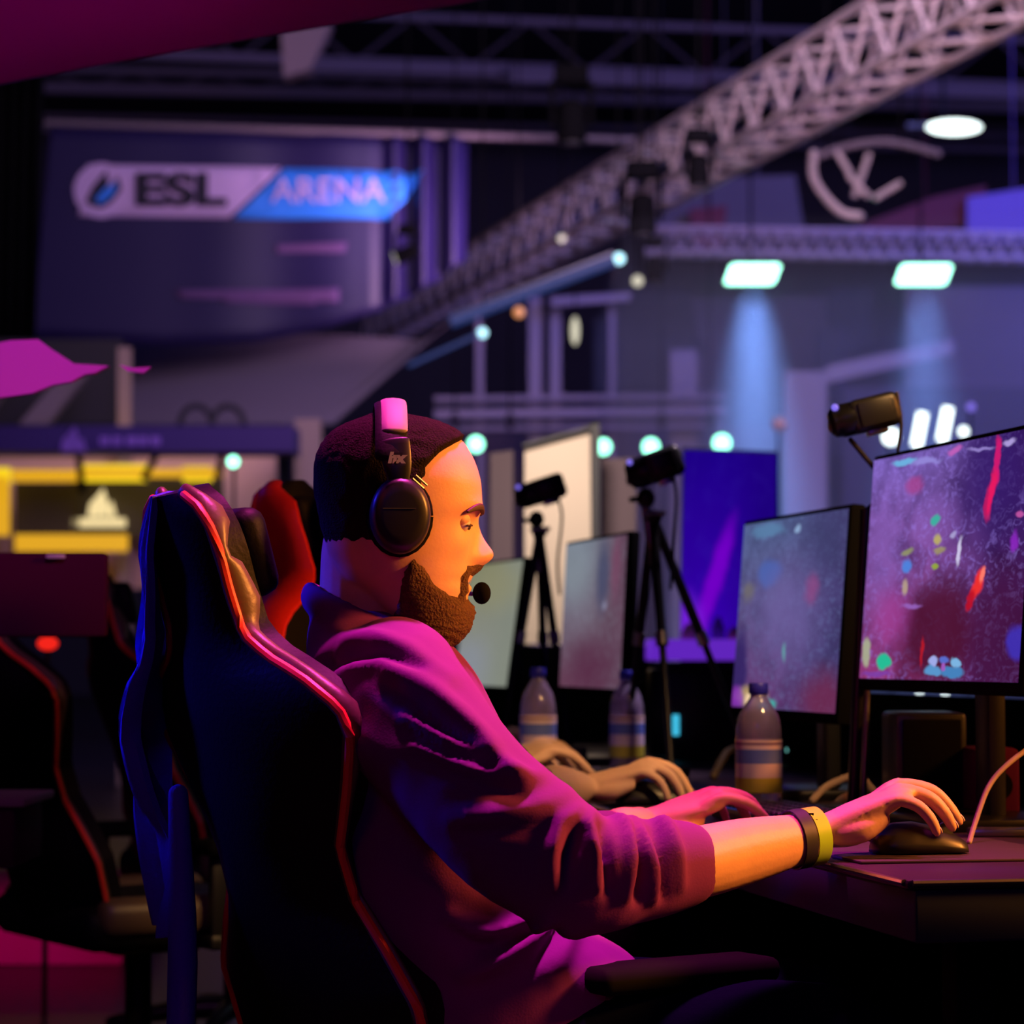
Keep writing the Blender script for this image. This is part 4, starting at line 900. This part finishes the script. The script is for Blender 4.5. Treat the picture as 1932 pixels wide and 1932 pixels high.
# jacket draped over the left side of the near chair
t = thing('jacket', 'dark blue jacket hanging over the left side of the near chair', 'jacket', (-.258, 3.25, 0), math.radians(33)); ROOTM[t.name] = Matrix.Identity(4)
q = bmesh.new(); rings = []
LE = [(.732, .004), (.725, .014), (.71, .030), (.69, .050), (.66, .072), (.6, .10), (.5, .165), (.42, .235), (.3, .26), (.15, .25), (0, .22)]
L0 = [(.732, .0), (.70, .01), (.66, .02), (.6, .035), (.5, .09), (.42, .14), (.2, .12), (0, .10)]
def hang(h): return -.075 * sstep(.70, .15, h)
for i in range(40):
    h = .724 - .57 * i / 39; l1 = lerp(sorted(LE), h); l0 = lerp(sorted(L0), h); r = []; amp = min(1, (.735 - h) * 4)
    for k in range(17):
        f = k / 16; lat = l0 + (l1 - l0) * f; fold = .012 * math.sin(f * 13 + h * 6) * amp
        e = min(1, abs(lat) / lerp(HW, h)); back = ED(h) * e ** 2.5 - BG(h) * (1 - e * e)
        p = bp(h, lat, back - .003 - .015 * min(1, (.73 - h) * 14) + fold); p.x += hang(h); r.append(p)
    for dl, dx_ in ((.006, .032), (.004, .07)):
        p = bp(h, l1 + dl, dx_ * min(1, .15 + (.735 - h) * 12)); p.x += hang(h) * .8; r.append(p)
    for k in range(18, -1, -1): r.append(r[k] + V(.009, -.003 if k > 15 else 0, 0))
    rings.append(r)
loft(q, rings); obj('jacket_body', q, 'jacket_blue', t, world=False)
for l, hh in ((-.03, .36),):
    q = bmesh.new(); a_ = bp(hh, l, -.04); a_.x += hang(hh); tube(q, [a_, a_ + V(.005, -.005, -.2), a_ + V(.0, 0, -.40)], [.012, .018, .015], 10, 4); obj('sleeve', q, 'jacket_blue', t, world=False)

# plum things at the left edge
t, a, c = ebox('rear_monitor', 'dark plum back of a monitor at the left edge under the booth', 'monitor', -330, 1042, 200, 1202, 4.72, .03, 'plum_panel')
mx = (a.x + c.x) / 2
q = bmesh.new(); rbox(q, (mx - .02, 4.77, (c.z + DZ) / 2 + .03), (.05, .04, c.z - DZ + .1), .01); obj('stand_neck', q, 'black_plastic', t)
q = bmesh.new(); rbox(q, W(105, 1050, 4.71), (.035, .008, .008), .003); obj('top_clip', q, 'logo_white', t)
t = thing('side_desk', 'plum fronted desk at the left edge under the plum monitor', 'desk', (-1.41, 4.70, 0))
q = bmesh.new(); rbox(q, (-1.41, 4.70, DZ - .008), (1.12, .3, .016), .004); obj('desk_top', q, 'post_tan', t)
q = bmesh.new(); rbox(q, (-1.42, 4.70, DZ - .07), (1.10, .28, .105), .004); obj('apron', q, 'plum_panel', t)
for x in (-.45, .05):
    q = bmesh.new(); rbox(q, (-1.41 + x, 4.70, .315), (.05, .2, .63), .006); obj('leg', q, 'matte_black', t)
q = bmesh.new(); a = W(-60, 1690, 8.4); c = W(232, 1790, 8.4); rbox(q, ((a.x + c.x) / 2 - .3, 8.9, a.z / 2), (c.x - a.x + .6, 1.0, a.z), .01); tag(obj('stage_riser', q, 'magenta_cloth'), 'low magenta covered stage riser on the floor at the lower left', 'riser')
t = thing('floor_lamp_red', 'small glowing red lamp beside the plum monitor', 'lamp', W(90, 1216, 7.2)); lamp_mat('lamp_red', (1.0, .02, .01), .9)
q = bmesh.new(); ball(q, W(90, 1214, 7.2), (.03, .02, .02), 12); obj('bulb', q, 'lamp_red', t); q = bmesh.new(); rod(q, W(90, 1225, 7.22), V(W(90, 1225, 7.22).x, 7.22, 0), .008); obj('stem', q, 'black_metal', t)
area('riser_light', (-2.0, 6.0, .9), W(80, 1740, 8.4), .4, 2.6, (1.0, .03, .25), 60)
# ================================================================ people
HC = W(750, 980, 3.2)
FRONT = [(-.165, .030), (-.155, .062), (-.135, .080), (-.115, .087), (-.098, .084), (-.086, .089), (-.077, .087), (-.066, .091), (-.056, .090), (-.040, .091), (-.02, .093), (0, .0965), (.012, .103), (.03, .104), (.047, .103), (.062, .0995), (.077, .094), (.098, .082), (.113, .064), (.124, .040), (.131, .012), (.134, -.01)]
BACK = [(-.165, .010), (-.14, -.002), (-.12, -.012), (-.09, -.040), (-.07, -.070), (-.04, -.088), (0, -.095), (.04, -.103), (.07, -.102), (.09, -.094), (.108, -.078), (.120, -.058), (.129, -.034), (.134, -.02)]
WID = [(-.165, .012), (-.155, .030), (-.135, .044), (-.11, .054), (-.08, .062), (-.05, .068), (-.02, .073), (.02, .077), (.05, .078), (.075, .073), (.1, .060), (.115, .046), (.126, .028), (.134, .006)]
NOSE = [(-.072, 0), (-.064, .003), (-.058, .014), (-.052, .024), (-.045, .031), (-.038, .030), (-.028, .022), (-.016, .013), (-.004, .006), (.008, .001), (.014, 0)]
def head_pt(z, th, off=0):
    f, b_, w = [(lerp(tb, z - .007) + lerp(tb, z) * 2 + lerp(tb, z + .007)) / 4 if k_ else (lerp(tb, z - .003) + lerp(tb, z) + lerp(tb, z + .003)) / 3 for k_, tb in enumerate((FRONT, BACK, WID))]; cx = (f + b_) / 2; a = (f - b_) / 2; c, s = math.cos(th), math.sin(th)
    e = .86; x = cx + a * math.copysign(abs(c) ** e, c); y = w * math.copysign(abs(s) ** e, s) * (1 - .10 * max(0, c))
    if c > 0:
        tip = g(z + .045, .014)
        x += lerp(NOSE, z) * g(y, .0085 + .006 * tip)
        for sy in (-1, 1):
            x -= .013 * g(y - sy * .031, .015) * g(z + .004, .011)
            x += .004 * g(y - sy * .030, .02) * g(z - .017, .008)
            x += .004 * g(y - sy * .044, .014) * g(z + .034, .014)
            x += .006 * g(y - sy * .013, .005) * g(z + .049, .007)
        x += .004 * g(y, .020) * g(z + .070, .0045) + .005 * g(y, .018) * g(z + .083, .0045) - .005 * g(y, .022) * g(z + .0768, .0025)
        x += .004 * g(y, .016) * g(z + .11, .012)
    n = V(c / a, s / w, 0); n = V(n.x, n.y, (z / .14) * 6).normalized() if z > .05 else V(n.x, n.y, 0).normalized()
    return V(x, y, z) + n * off
def head_grid(bm, offf, n=72, rows=80, T=None, z0=-.164, z1=.1335):
    rings = []
    for i in range(rows + 1):
        z = z0 + (z1 - z0) * (1 - math.cos(PI * i / rows)) / 2; r = []
        for k in range(n):
            th = 2 * PI * (k + .5) / n; p = head_pt(z, th); o = offf(p) if offf else 0
            p = head_pt(z, th, o); r.append(T @ p if T else p)
        rings.append(r)
    loft(bm, rings)
HAIRL = [(-.2, -.045), (-.05, -.045), (-.02, -.03), (.0, -.01), (.018, .012), (.026, .035), (.031, .062), (.05, .082), (.075, .098), (.09, .108)]
def hair_off(p):
    nape = sstep(-.02, -.05, p.x); m = sstep(-.006 - .006 * nape, .008 + .03 * nape, p.z - lerp(HAIRL, p.x)); top = sstep(.05, .12, p.z)
    return -.006 + m * (.009 + .005 * top) + m * .0012 * math.sin(p.x * 900 + p.y * 400) * math.sin(p.y * 700)
BEARDL = [(-.03, -.2), (-.005, -.12), (.004, -.062), (.014, -.045), (.03, -.058), (.042, -.078), (.058, -.088), (.075, -.094), (.1, -.092)]
def beard_off(p):
    m = sstep(-.008, .014, lerp(BEARDL, p.x) - p.z); m2 = g(p.z + .062, .0085) * sstep(.055, .072, p.x) * sstep(.036, .026, abs(p.y))
    m3 = g(abs(p.y) - .030, .010) * sstep(.06, .07, p.x) * sstep(-.058, -.070, p.z); m = max(m, m2, m3); return -.006 + m * (.0105 + .007 * sstep(-.10, -.145, p.z)) + m * .0012 * math.sin(p.z * 800 + p.y * 300)
NAILS = []
def hand(bm, T, mirror=False, s=1.0, curl=0):
    """palm and five fingers; +X to the fingertips, +Z back of the hand, thumb towards +Y"""
    my = -1 if mirror else 1
    def P(x, y, z): return T @ (V(x, y * my, z) * s)
    up = (T.to_3x3() @ V(0, 0, 1)).normalized()
    tube(bm, [P(-.04, 0, -.004), P(0, 0, 0), P(.03, 0, .010), P(.06, 0, .020), P(.085, 0, .028), P(.098, 0, .031)], [(.026 * s, .020 * s), (.028 * s, .020 * s), (.034 * s, .019 * s), (.040 * s, .017 * s), (.042 * s, .014 * s), (.038 * s, .010 * s)], 20, 3, up=up)
    tube(bm, [P(.01, .018, -.008), P(.04, .028, -.006), P(.06, .022, .004)], [.014 * s, .017 * s, .012 * s], 14, 3, up=up)
    tube(bm, [P(.01, -.018, -.008), P(.035, -.024, -.006), P(.06, -.026, .004)], [.013 * s, .015 * s, .012 * s], 14, 3, up=up)
    for pts, r in [
        ([(.070, .029, .028), (.096, .031, .040), (.132, .035, .032), (.155, .036, .014), (.170, .036, -.002)], .0088),
        ([(.070, .009, .031), (.098, .010, .043), (.138, .011, .032), (.158, .011, .010), (.168, .011, -.008)], .0090),
        ([(.066, -.012, .028), (.092, -.014, .037), (.126, -.017, .024), (.143, -.018, .003), (.150, -.018, -.014)], .0086),
        ([(.058, -.031, .018), (.080, -.036, .025), (.104, -.041, .015), (.117, -.043, -.003), (.122, -.043, -.018)], .0076),
        ([(.015, .026, -.004), (.045, .048, -.006), (.075, .058, -.012), (.100, .056, -.018)], .0100)]:
        n = len(pts); rr = [r * 1.05 * s] * (n - 2) + [r * .95 * s, r * .78 * s]
        tube(bm, [P(*p) for p in pts], rr, 12, 3, up=up)
        if len(pts) == 5: ball(bm, P(*pts[1]), r * 1.12 * s, 10)
        a_, b_ = P(*pts[-2]), P(*pts[-1]); dr = (b_ - a_).normalized(); nn = (dr.cross(T.to_3x3() @ V(0, my, 0)) * -my).normalized()
        if nn.dot(T.to_3x3() @ V(1, 0, .3)) < 0: nn = -nn
        NAILS.append((b_ - dr * r * .1 * s + nn * r * .66 * s, dr, nn, r * s))
def handT(p, rz, ry=0, rx=0): return Matrix.Translation(p) @ Matrix.Rotation(rz, 4, 'Z') @ Matrix.Rotation(ry, 4, 'Y') @ Matrix.Rotation(rx, 4, 'X')

# side-view outline of the seated trunk: z, back x, front x (px at 3.25 m), half width
TR = [(1985, 700, 1150, .18), (1900, 675, 1205, .18), (1830, 660, 1215, .18), (1790, 655, 1180, .185), (1740, 645, 1090, .19), (1690, 635, 1065, .19), (1600, 618, 1055, .19), (1500, 603, 1015, .195), (1400, 592, 965, .200), (1320, 585, 925, .195), (1265, 580, 895, .18), (1215, 580, 850, .145), (1180, 584, 800, .105), (1155, 592, 745, .075)]
def person(label, off, skin, shirt, arms, detail=True, hair='hair_dark', voxel=.0036):
    off = Vector(off); YC = 3.26; Tm = Matrix.Translation(off)
    t = thing('person', label, 'person', V(-.08, YC, 0) + off, 0)
    hm = Tm @ Matrix.Translation(HC + V(0, .03, 0)) @ Matrix.Rotation(math.radians(5), 4, 'Z')
    # clothing
    def trunk(bm, shrink):
        rings = []
        rows = cr(TR, 3)
        for y, x0, x1, w in rows:
            z = 1.005 + (1230 - y) * YC / F; a = W(x0, y, YC).x + shrink; c = W(x1, y, YC).x - shrink; w -= shrink; ring = []
            for k in range(36):
                th = 2 * PI * k / 36; cc, ss = math.cos(th), math.sin(th); ring.append(V((a + c) / 2 + (c - a) / 2 * math.copysign(abs(cc) ** .9, cc), YC + w * math.copysign(abs(ss) ** .85, ss), z) + off)
            rings.append(ring)
        loft(bm, rings)
    body = bmesh.new(); trunk(body, .02)
    top = bmesh.new(); trunk(top, 0)
    cl = [V(W(702 - 112 * math.cos(a), 0, YC).x, YC - .078 * math.sin(a), W(0, 1126 + .54 * (112 - 112 * math.cos(a)), YC).z) + off for a in [2 * PI * k / 28 for k in range(29)]]
    tube(top, cl, (.013, .022) and [(.013, .020)] * 29, 12, 1, False)
    # neck and head
    nk = [V(*p) for p in [tuple(W(700, 1240, YC)), tuple(W(690, 1170, YC)), tuple(W(690, 1110, YC)), tuple(W(700, 1040, YC)), tuple(W(715, 980, YC))]]
    tube(body, [p + off for p in nk], [(.058, .060), (.056, .058), (.056, .058), (.058, .062), (.055, .06)], 24, 4, up=V(1, 0, 0))
    head_grid(body, None, T=hm)
    # ears
    for sy in (-1, 1):
        for a_ in (0,): tube(body, [hm @ V(-.012, sy * .074, -.035), hm @ V(-.004, sy * .079, -.01), hm @ V(-.012, sy * .083, .018), hm @ V(-.024, sy * .083, .008), hm @ V(-.022, sy * .078, -.02)], [.006, .007, .007, .006, .006], 8, 3)
    # arms: shoulder, elbow, sleeve end, wrist, hand matrix
    for A in arms:
        S, Mi, E, C_, Wr = [Vector(p) for p in A['pts']]; k = A.get('k', 1)
        tube(top, [S + (Vector((S.x, YC + off.y, S.z)) - S) * .45 + V(0, 0, .01), S, Mi, E, (E + C_) / 2 + V(0, 0, -.004), C_], [(.085 * k, .095 * k), (.092 * k, .098 * k), (.078 * k, .088 * k), (.070 * k, .080 * k), (.062 * k, .068 * k), (.050 * k, .057 * k)], 26, 5, round_ends=True)
        tube(body, [S, Mi, E, (E + C_) / 2, C_, C_.lerp(Wr, .5), Wr], [(.055, .055), (.048, .052), (.040, .042), (.037, .040), (.042, .047 * k), (.035, .040), (.028, .030)], 20, 4)
        hand(body, A['hand'], A.get('mirror', False), A.get('s', 1))
    # legs
    for sy in (-1, 1):
        H = V(-.03, YC + sy * .09, .53) + off; Kn = V(.42, YC + sy * .13 + .07, .515) + off; An = V(.40, YC + sy * .13 + .07, .13) + off
        tube(body, [H, (H + Kn) / 2, Kn, (Kn + An) / 2, An, An + V(.02, 0, -.06), An + V(.13, 0, -.085)], [.07, .06, .05, .045, .035, .035, .03], 16, 3)
    fuse('body', body, voxel, skin, t, 1)
    tr = bmesh.new()
    for sy in (-1, 1):
        H = V(-.03, YC + sy * .09, .53) + off; Kn = V(.42, YC + sy * .13 + .07, .515) + off; An = V(.40, YC + sy * .13 + .07, .13) + off
        tube(tr, [H, (H + Kn) / 2, Kn, (Kn + An) / 2, An], [.095, .085, .068, .062, .055], 20, 4)
    for c_, dr, nn, r_ in NAILS:
        q = bmesh.new(); k = bmesh.new(); ball(k, (0, 0, 0), (r_ * .55, r_ * .72, r_ * .2), 10); sd = dr.cross(nn).normalized()
        R_ = Matrix((sd, dr, nn)).transposed().to_4x4(); bmesh.ops.transform(k, matrix=Matrix.Translation(c_) @ R_, verts=k.verts); merge(q, k); obj('fingernail', q, 'nail', t)
    NAILS.clear()
    fuse('trousers', tr, .008, 'denim', t, 2)
    for sy in (-1, 1):
        An = V(.40, YC + sy * .13 + .07, .06) + off; q = bmesh.new(); tube(q, [An + V(-.05, 0, -.015), An + V(.03, 0, -.012), An + V(.12, 0, -.022), An + V(.17, 0, -.03)], [(.04, .042), (.046, .045), (.046, .034), (.036, .026)], 16, 3); obj('shoe', q, 'black_leather', t)
    fuse('sweatshirt', top, .0062 if detail else .01, shirt, t, 3, folds if detail else None)
    # hair, beard, brows, eyes
    q = bmesh.new(); head_grid(q, hair_off, 96, 90, hm, z0=-.075); obj('hair', q, hair, t, 'all')
    if detail:
        q = bmesh.new(); head_grid(q, beard_off, 96, 90, hm); obj('beard', q, 'beard_brown', t, 'all')
    for sy in (-1, 1):
        q = bmesh.new(); tube(q, [hm @ V(.1035, sy * .014, .010), hm @ V(.1015, sy * .028, .0155), hm @ V(.094, sy * .041, .0145), hm @ V(.083, sy * .051, .009)], [(.003, .0035), (.003, .0048), (.003, .004), (.002, .002)], 8, 4); obj('eyebrow', q, 'eyebrow', t)
        q = bmesh.new(); ball(q, hm @ V(.0765, sy * .031, -.004), .0112, 14); e = obj('eye', q, 'eye_white', t)
        q = bmesh.new(); ball(q, hm @ V(.0752, sy * .0312, -.0002), (.0122, .0140, .0105), 16); obj('eyelid', q, skin, t)
        q = bmesh.new(); tube(q, [hm @ V(.0885, sy * .022, -.006), hm @ V(.0895, sy * .031, -.0075), hm @ V(.083, sy * .041, -.0075)], .0011, 6, 4); obj('eyelashes', q, 'eyebrow', t)
        q = bmesh.new(); ball(q, hm @ V(.0855, sy * .031, -.008), (.003, .005, .005), 10); obj('iris', q, 'eyebrow', e)
    return t, hm

# folds pressed into the near side of the big sweatshirt (px polyline at 3.05 m, width m, height m)
FOLDS = [([(585, 1250), (640, 1210), (700, 1205), (770, 1228), (845, 1285)], .011, .010), ([(600, 1265), (660, 1236), (720, 1236), (790, 1265)], .007, -.009),
         ([(640, 1262), (720, 1250), (800, 1290), (880, 1350), (930, 1400)], .010, .008),
         ([(740, 1275), (820, 1320), (900, 1385), (970, 1450)], .012, .012), ([(735, 1300), (800, 1345), (880, 1395), (950, 1460)], .007, -.010),
         ([(770, 1350), (840, 1390), (910, 1420), (985, 1470)], .010, .011), ([(770, 1375), (850, 1415), (930, 1445)], .007, -.010),
         ([(790, 1402), (850, 1430), (920, 1455), (1010, 1462)], .009, .012), ([(800, 1430), (880, 1460), (980, 1490)], .010, -.010),
         ([(860, 1535), (930, 1532), (1000, 1515), (1060, 1500)], .014, .010), ([(880, 1560), (960, 1556), (1040, 1545)], .010, -.008),
         ([(1040, 1655), (1038, 1600), (1050, 1545), (1085, 1525)], .008, .014), ([(1065, 1660), (1068, 1600), (1085, 1560)], .007, -.012),
         ([(1122, 1660), (1115, 1600), (1100, 1550), (1110, 1535)], .0075, .014), ([(1143, 1670), (1140, 1600), (1135, 1555)], .006, -.012),
         ([(1175, 1680), (1182, 1620), (1178, 1560), (1165, 1540)], .007, .013), ([(1200, 1690), (1203, 1620), (1195, 1560)], .006, -.012),
         ([(1228, 1690), (1222, 1630), (1205, 1570), (1195, 1548)], .0065, .012), ([(1248, 1690), (1246, 1620), (1232, 1560)], .006, -.011),
         ([(1282, 1670), (1276, 1610), (1258, 1560), (1240, 1548)], .007, .010),
         ([(845, 1738), (885, 1765), (930, 1772), (985, 1755), (1035, 1728)], .009, .016), ([(850, 1765), (900, 1795), (960, 1785), (1040, 1750)], .009, -.014),
         ([(880, 1850), (935, 1825), (990, 1790), (1060, 1760)], .012, .014), ([(1000, 1850), (1030, 1800), (1062, 1765)], .006, -.010), ([(1045, 1850), (1075, 1800), (1090, 1770)], .012, .010),
         ([(600, 1340), (680, 1400), (760, 1440)], .02, .006), ([(700, 1600), (800, 1660), (900, 1700)], .03, .006), ([(640, 1500), (700, 1580), (780, 1640)], .025, -.006)]
FW = [([ (W(x, y, 3.02).x, W(x, y, 3.02).z) for x, y in p], w, a) for p, w, a in FOLDS]
def seg_d(px, pz, pts):
    best = 9; tt = 0; n = len(pts) - 1
    for i in range(n):
        ax, az = pts[i]; bx, bz = pts[i + 1]; dx, dz = bx - ax, bz - az; L = dx * dx + dz * dz; t_ = max(0, min(1, ((px - ax) * dx + (pz - az) * dz) / L))
        d = math.hypot(px - ax - dx * t_, pz - az - dz * t_)
        if d < best: best = d; tt = (i + t_) / n
    return best, tt
def folds(co, no):
    s = 0; w = sstep(.45, -.15, no.y) * sstep(3.30, 3.18, co.y)
    if w > 0:
        for pts, wd_, am in FW:
            d, t_ = seg_d(co.x, co.z, pts)
            if d < wd_ * 3: s += 1.15 * am * math.exp(-(d / wd_) ** 2) * (math.sin(PI * (.12 + .76 * t_)) ** .7)
    s += .003 * noise.noise(Vector((co.x * 14, co.y * 9, co.z * 18)))
    return no * (s * max(w, .25))

RA = lambda x, y, Yd: W(x, y, Yd)
arms1 = [dict(pts=[RA(752, 1322, 3.10), RA(895, 1500, 3.00), RA(1075, 1640, 2.98), RA(1290, 1632, 3.08), RA(1512, 1582, 3.18)], k=.92, s=1.02,
              hand=handT(RA(1560, 1566, 3.20), math.radians(9), math.radians(-6), math.radians(-6))),
         dict(pts=[RA(760, 1350, 3.45), RA(900, 1500, 3.52), RA(1040, 1600, 3.56), RA(1150, 1590, 3.58), RA(1205, 1562, 3.62)], k=.80, mirror=True, s=.92,
              hand=handT(RA(1236, 1548, 3.63), math.radians(10), math.radians(-2), math.radians(14)))]
p1, hm1 = person('bearded person in a purple sweatshirt and headset reaching to a mouse', (0, 0, 0), 'skin', 'sweatshirt', arms1)
o2 = V(-.045, 1.10, 0)
arms2 = [dict(pts=[RA(728, 1330, 3.06) + o2, V(-.06, 4.12, .84), V(.0, 4.10, .79), V(.04, 4.16, .785), V(.105, 4.24, .783)], k=.75,
              hand=handT(V(.128, 4.27, .785), math.radians(6), math.radians(2), math.radians(-4))),
         dict(pts=[RA(760, 1350, 3.45) + o2, V(-.12, 4.62, .85), V(-.10, 4.66, .80), V(-.08, 4.68, .79), V(-.05, 4.70, .787)], k=.72, mirror=True, hand=handT(V(-.03, 4.72, .787), math.radians(10)))]
p2, hm2 = person('person in the second seat with a fair hand on a mouse, mostly hidden', o2, 'skin_fair', 'sweatshirt_navy', arms2, False, voxel=.0045)
o3 = V(-.085, 2.22, 0)
arms3 = [dict(pts=[RA(728, 1330, 3.06) + o3, V(-.17, 5.20, .84), V(-.14, 5.22, .80), V(-.10, 5.28, .785), V(-.05, 5.32, .782)], k=.75,
              hand=handT(V(-.032, 5.34, .782), math.radians(6), math.radians(2))),
         dict(pts=[RA(760, 1350, 3.45) + o3, V(-.20, 5.72, .85), V(-.18, 5.76, .80), V(-.15, 5.78, .79), V(-.12, 5.80, .787)], k=.72, mirror=True, hand=handT(V(-.10, 5.82, .787), math.radians(10)))]
p3, hm3 = person('person in the third seat, only the farthest hand showing', o3, 'skin_fair', 'sweatshirt_navy', arms3, False, voxel=.0045)
for lab, p, rz in [('black mouse under the hand with the yellow wristband', V(.508, 3.262, DZ + .004), 9), ('black mouse under the middle fair hand', V(.232, 4.285, DZ + .004), 6), ('black mouse under the farthest hand', V(.073, 5.355, DZ + .004), 6)]:
    mouse(lab, p, math.radians(rz))

# ---------------------------------------------------------------- headset
t = thing('headset', 'black gaming headset with a boom microphone worn by the bearded player', 'headset', HC)
def H(x, y, z): return hm1 @ V(x, y, z)
R4 = hm1.to_3x3().to_4x4()
for sy in (-1, 1):
    q = bmesh.new(); rings = []
    for d, s_ in ((.070, .80), (.074, .96), (.080, 1.0), (.092, 1.0), (.100, .98), (.108, .92), (.112, .80), (.1135, .55)):
        rings.append([H(-.002 + .037 * s_ * math.cos(2 * PI * k / 36), sy * d, .002 + .047 * s_ * math.sin(2 * PI * k / 36)) for k in range(36)])
    loft(q, rings); cup = obj('ear_cup', q, 'black_plastic', t)
    q = bmesh.new(); tube(q, [H(-.002 + .030 * math.cos(a), sy * .070, .002 + .039 * math.sin(a)) for a in [2 * PI * k / 24 for k in range(25)]], .012, 10, 1, False); obj('ear_cushion', q, 'matte_black', cup)
    q = bmesh.new(); box(q, H(-.004, sy * .1138, .009), (.040, .0015, .0012), hm1.to_3x3()); obj('trim_line', q, 'dark_grey', cup)
    q = bmesh.new(); rod(q, H(.012, sy * .100, .046), H(.026, sy * .096, .034), .0018, 8); rod(q, H(.016, sy * .100, .050), H(.030, sy * .096, .038), .0016, 8); obj('wire_bracket', q, 'steel', cup)
    # slider arm
    q = bmesh.new(); tube(q, [H(-.004, sy * .102, .040), H(-.006, sy * .101, .062), H(-.010, sy * .096, .092)], [(.0035, .012), (.004, .017), (.004, .019)], 12, 4, up=V(1, 0, 0)); sl = obj('slider', q, 'black_plastic', t)
    q = bmesh.new(); box(q, H(-.008, sy * .1025, .070), (.016, .003, .014), hm1.to_3x3()); obj('slider_cover', q, 'black_plastic', sl)
q = bmesh.new(); pts = []; rr = []
for k in range(25):
    a = PI * (k / 24) * .86 + PI * .07; pts.append(H(-.014 + .002 * math.sin(a), -.101 * math.cos(a), .052 + .092 * math.sin(a))); rr.append((.0065, .020))
tube(q, pts, rr, 14, 1, up=(hm1.to_3x3() @ V(1, 0, 0))); hb = obj('headband', q, 'black_leather', t)
q = bmesh.new(); pts2 = [hm1.inverted() @ p for p in pts]
tube(q, [H(p.x + .004, p.y * 1.03, p.z + .0045) for p in pts2[3:22]], [(.0045, .016)] * 19, 12, 1, up=(hm1.to_3x3() @ V(1, 0, 0))); obj('headband_cover', q, 'headband_grey', hb)
text_obj('hx', Matrix.Translation(H(-.008, -.1075, .070)) @ RX, .017, 'logo_white', t, 'emblem', .0005, .0012, 1.1, shear=.2)
q = bmesh.new(); tube(q, [H(.020, .085, -.030), H(.050, .080, -.070), H(.085, .055, -.088), H(.103, .020, -.090)], .0028, 8, 6); bm_ = obj('microphone_boom', q, 'black_plastic', t)
q = bmesh.new(); ball(q, H(.104, .002, -.090), (.0115, .012, .014), 16); obj('microphone_foam', q, 'matte_black', bm_)

# ---------------------------------------------------------------- wristbands on the near arm
a = arms1[0]; wr = Vector(a['pts'][4]); cc = Vector(a['pts'][3]); ax = (RA(1575, 1572, 3.2) - RA(1490, 1588, 3.17)).normalized()
def band(center, half, rad, m, name, parent):
    q = bmesh.new(); s = ax.cross(V(0, 0, 1)).normalized(); u = s.cross(ax); rings = []
    for d, r_ in ((-half, rad - .0015), (-half, rad), (half, rad), (half, rad - .0015)):
        rings.append([center + ax * d + s * (math.cos(2 * PI * k / 30) * r_ * .97) + u * (math.sin(2 * PI * k / 30) * r_ * 1.04) for k in range(30)])
    R_ = [[q.verts.new(p) for p in r] for r in rings]
    for x, y in zip(R_, R_[1:] + R_[:1]): ring_faces(q, x, y)
    return obj(name, q, m, parent)
wc = wr + ax * .014
t = thing('wristband', 'yellow green paper wristband on the near wrist', 'wristband', wc)
band(wc, .0095, .0345, 'wristband', 'strap', t)
for k_, zz in enumerate((.027, .020)):
    q = bmesh.new(); box(q, wc + V(-.002 + .004 * k_, -.0215 - .004 * k_, zz + .001), (.006, .002, .004)); obj('printed_mark', q, 'matte_black', t)
t = thing('watch_strap', 'black strap worn beside the yellow green wristband', 'watch strap', wr - ax * .008)
band(wr - ax * .006, .0085, .0352, 'strap_black', 'strap', t)
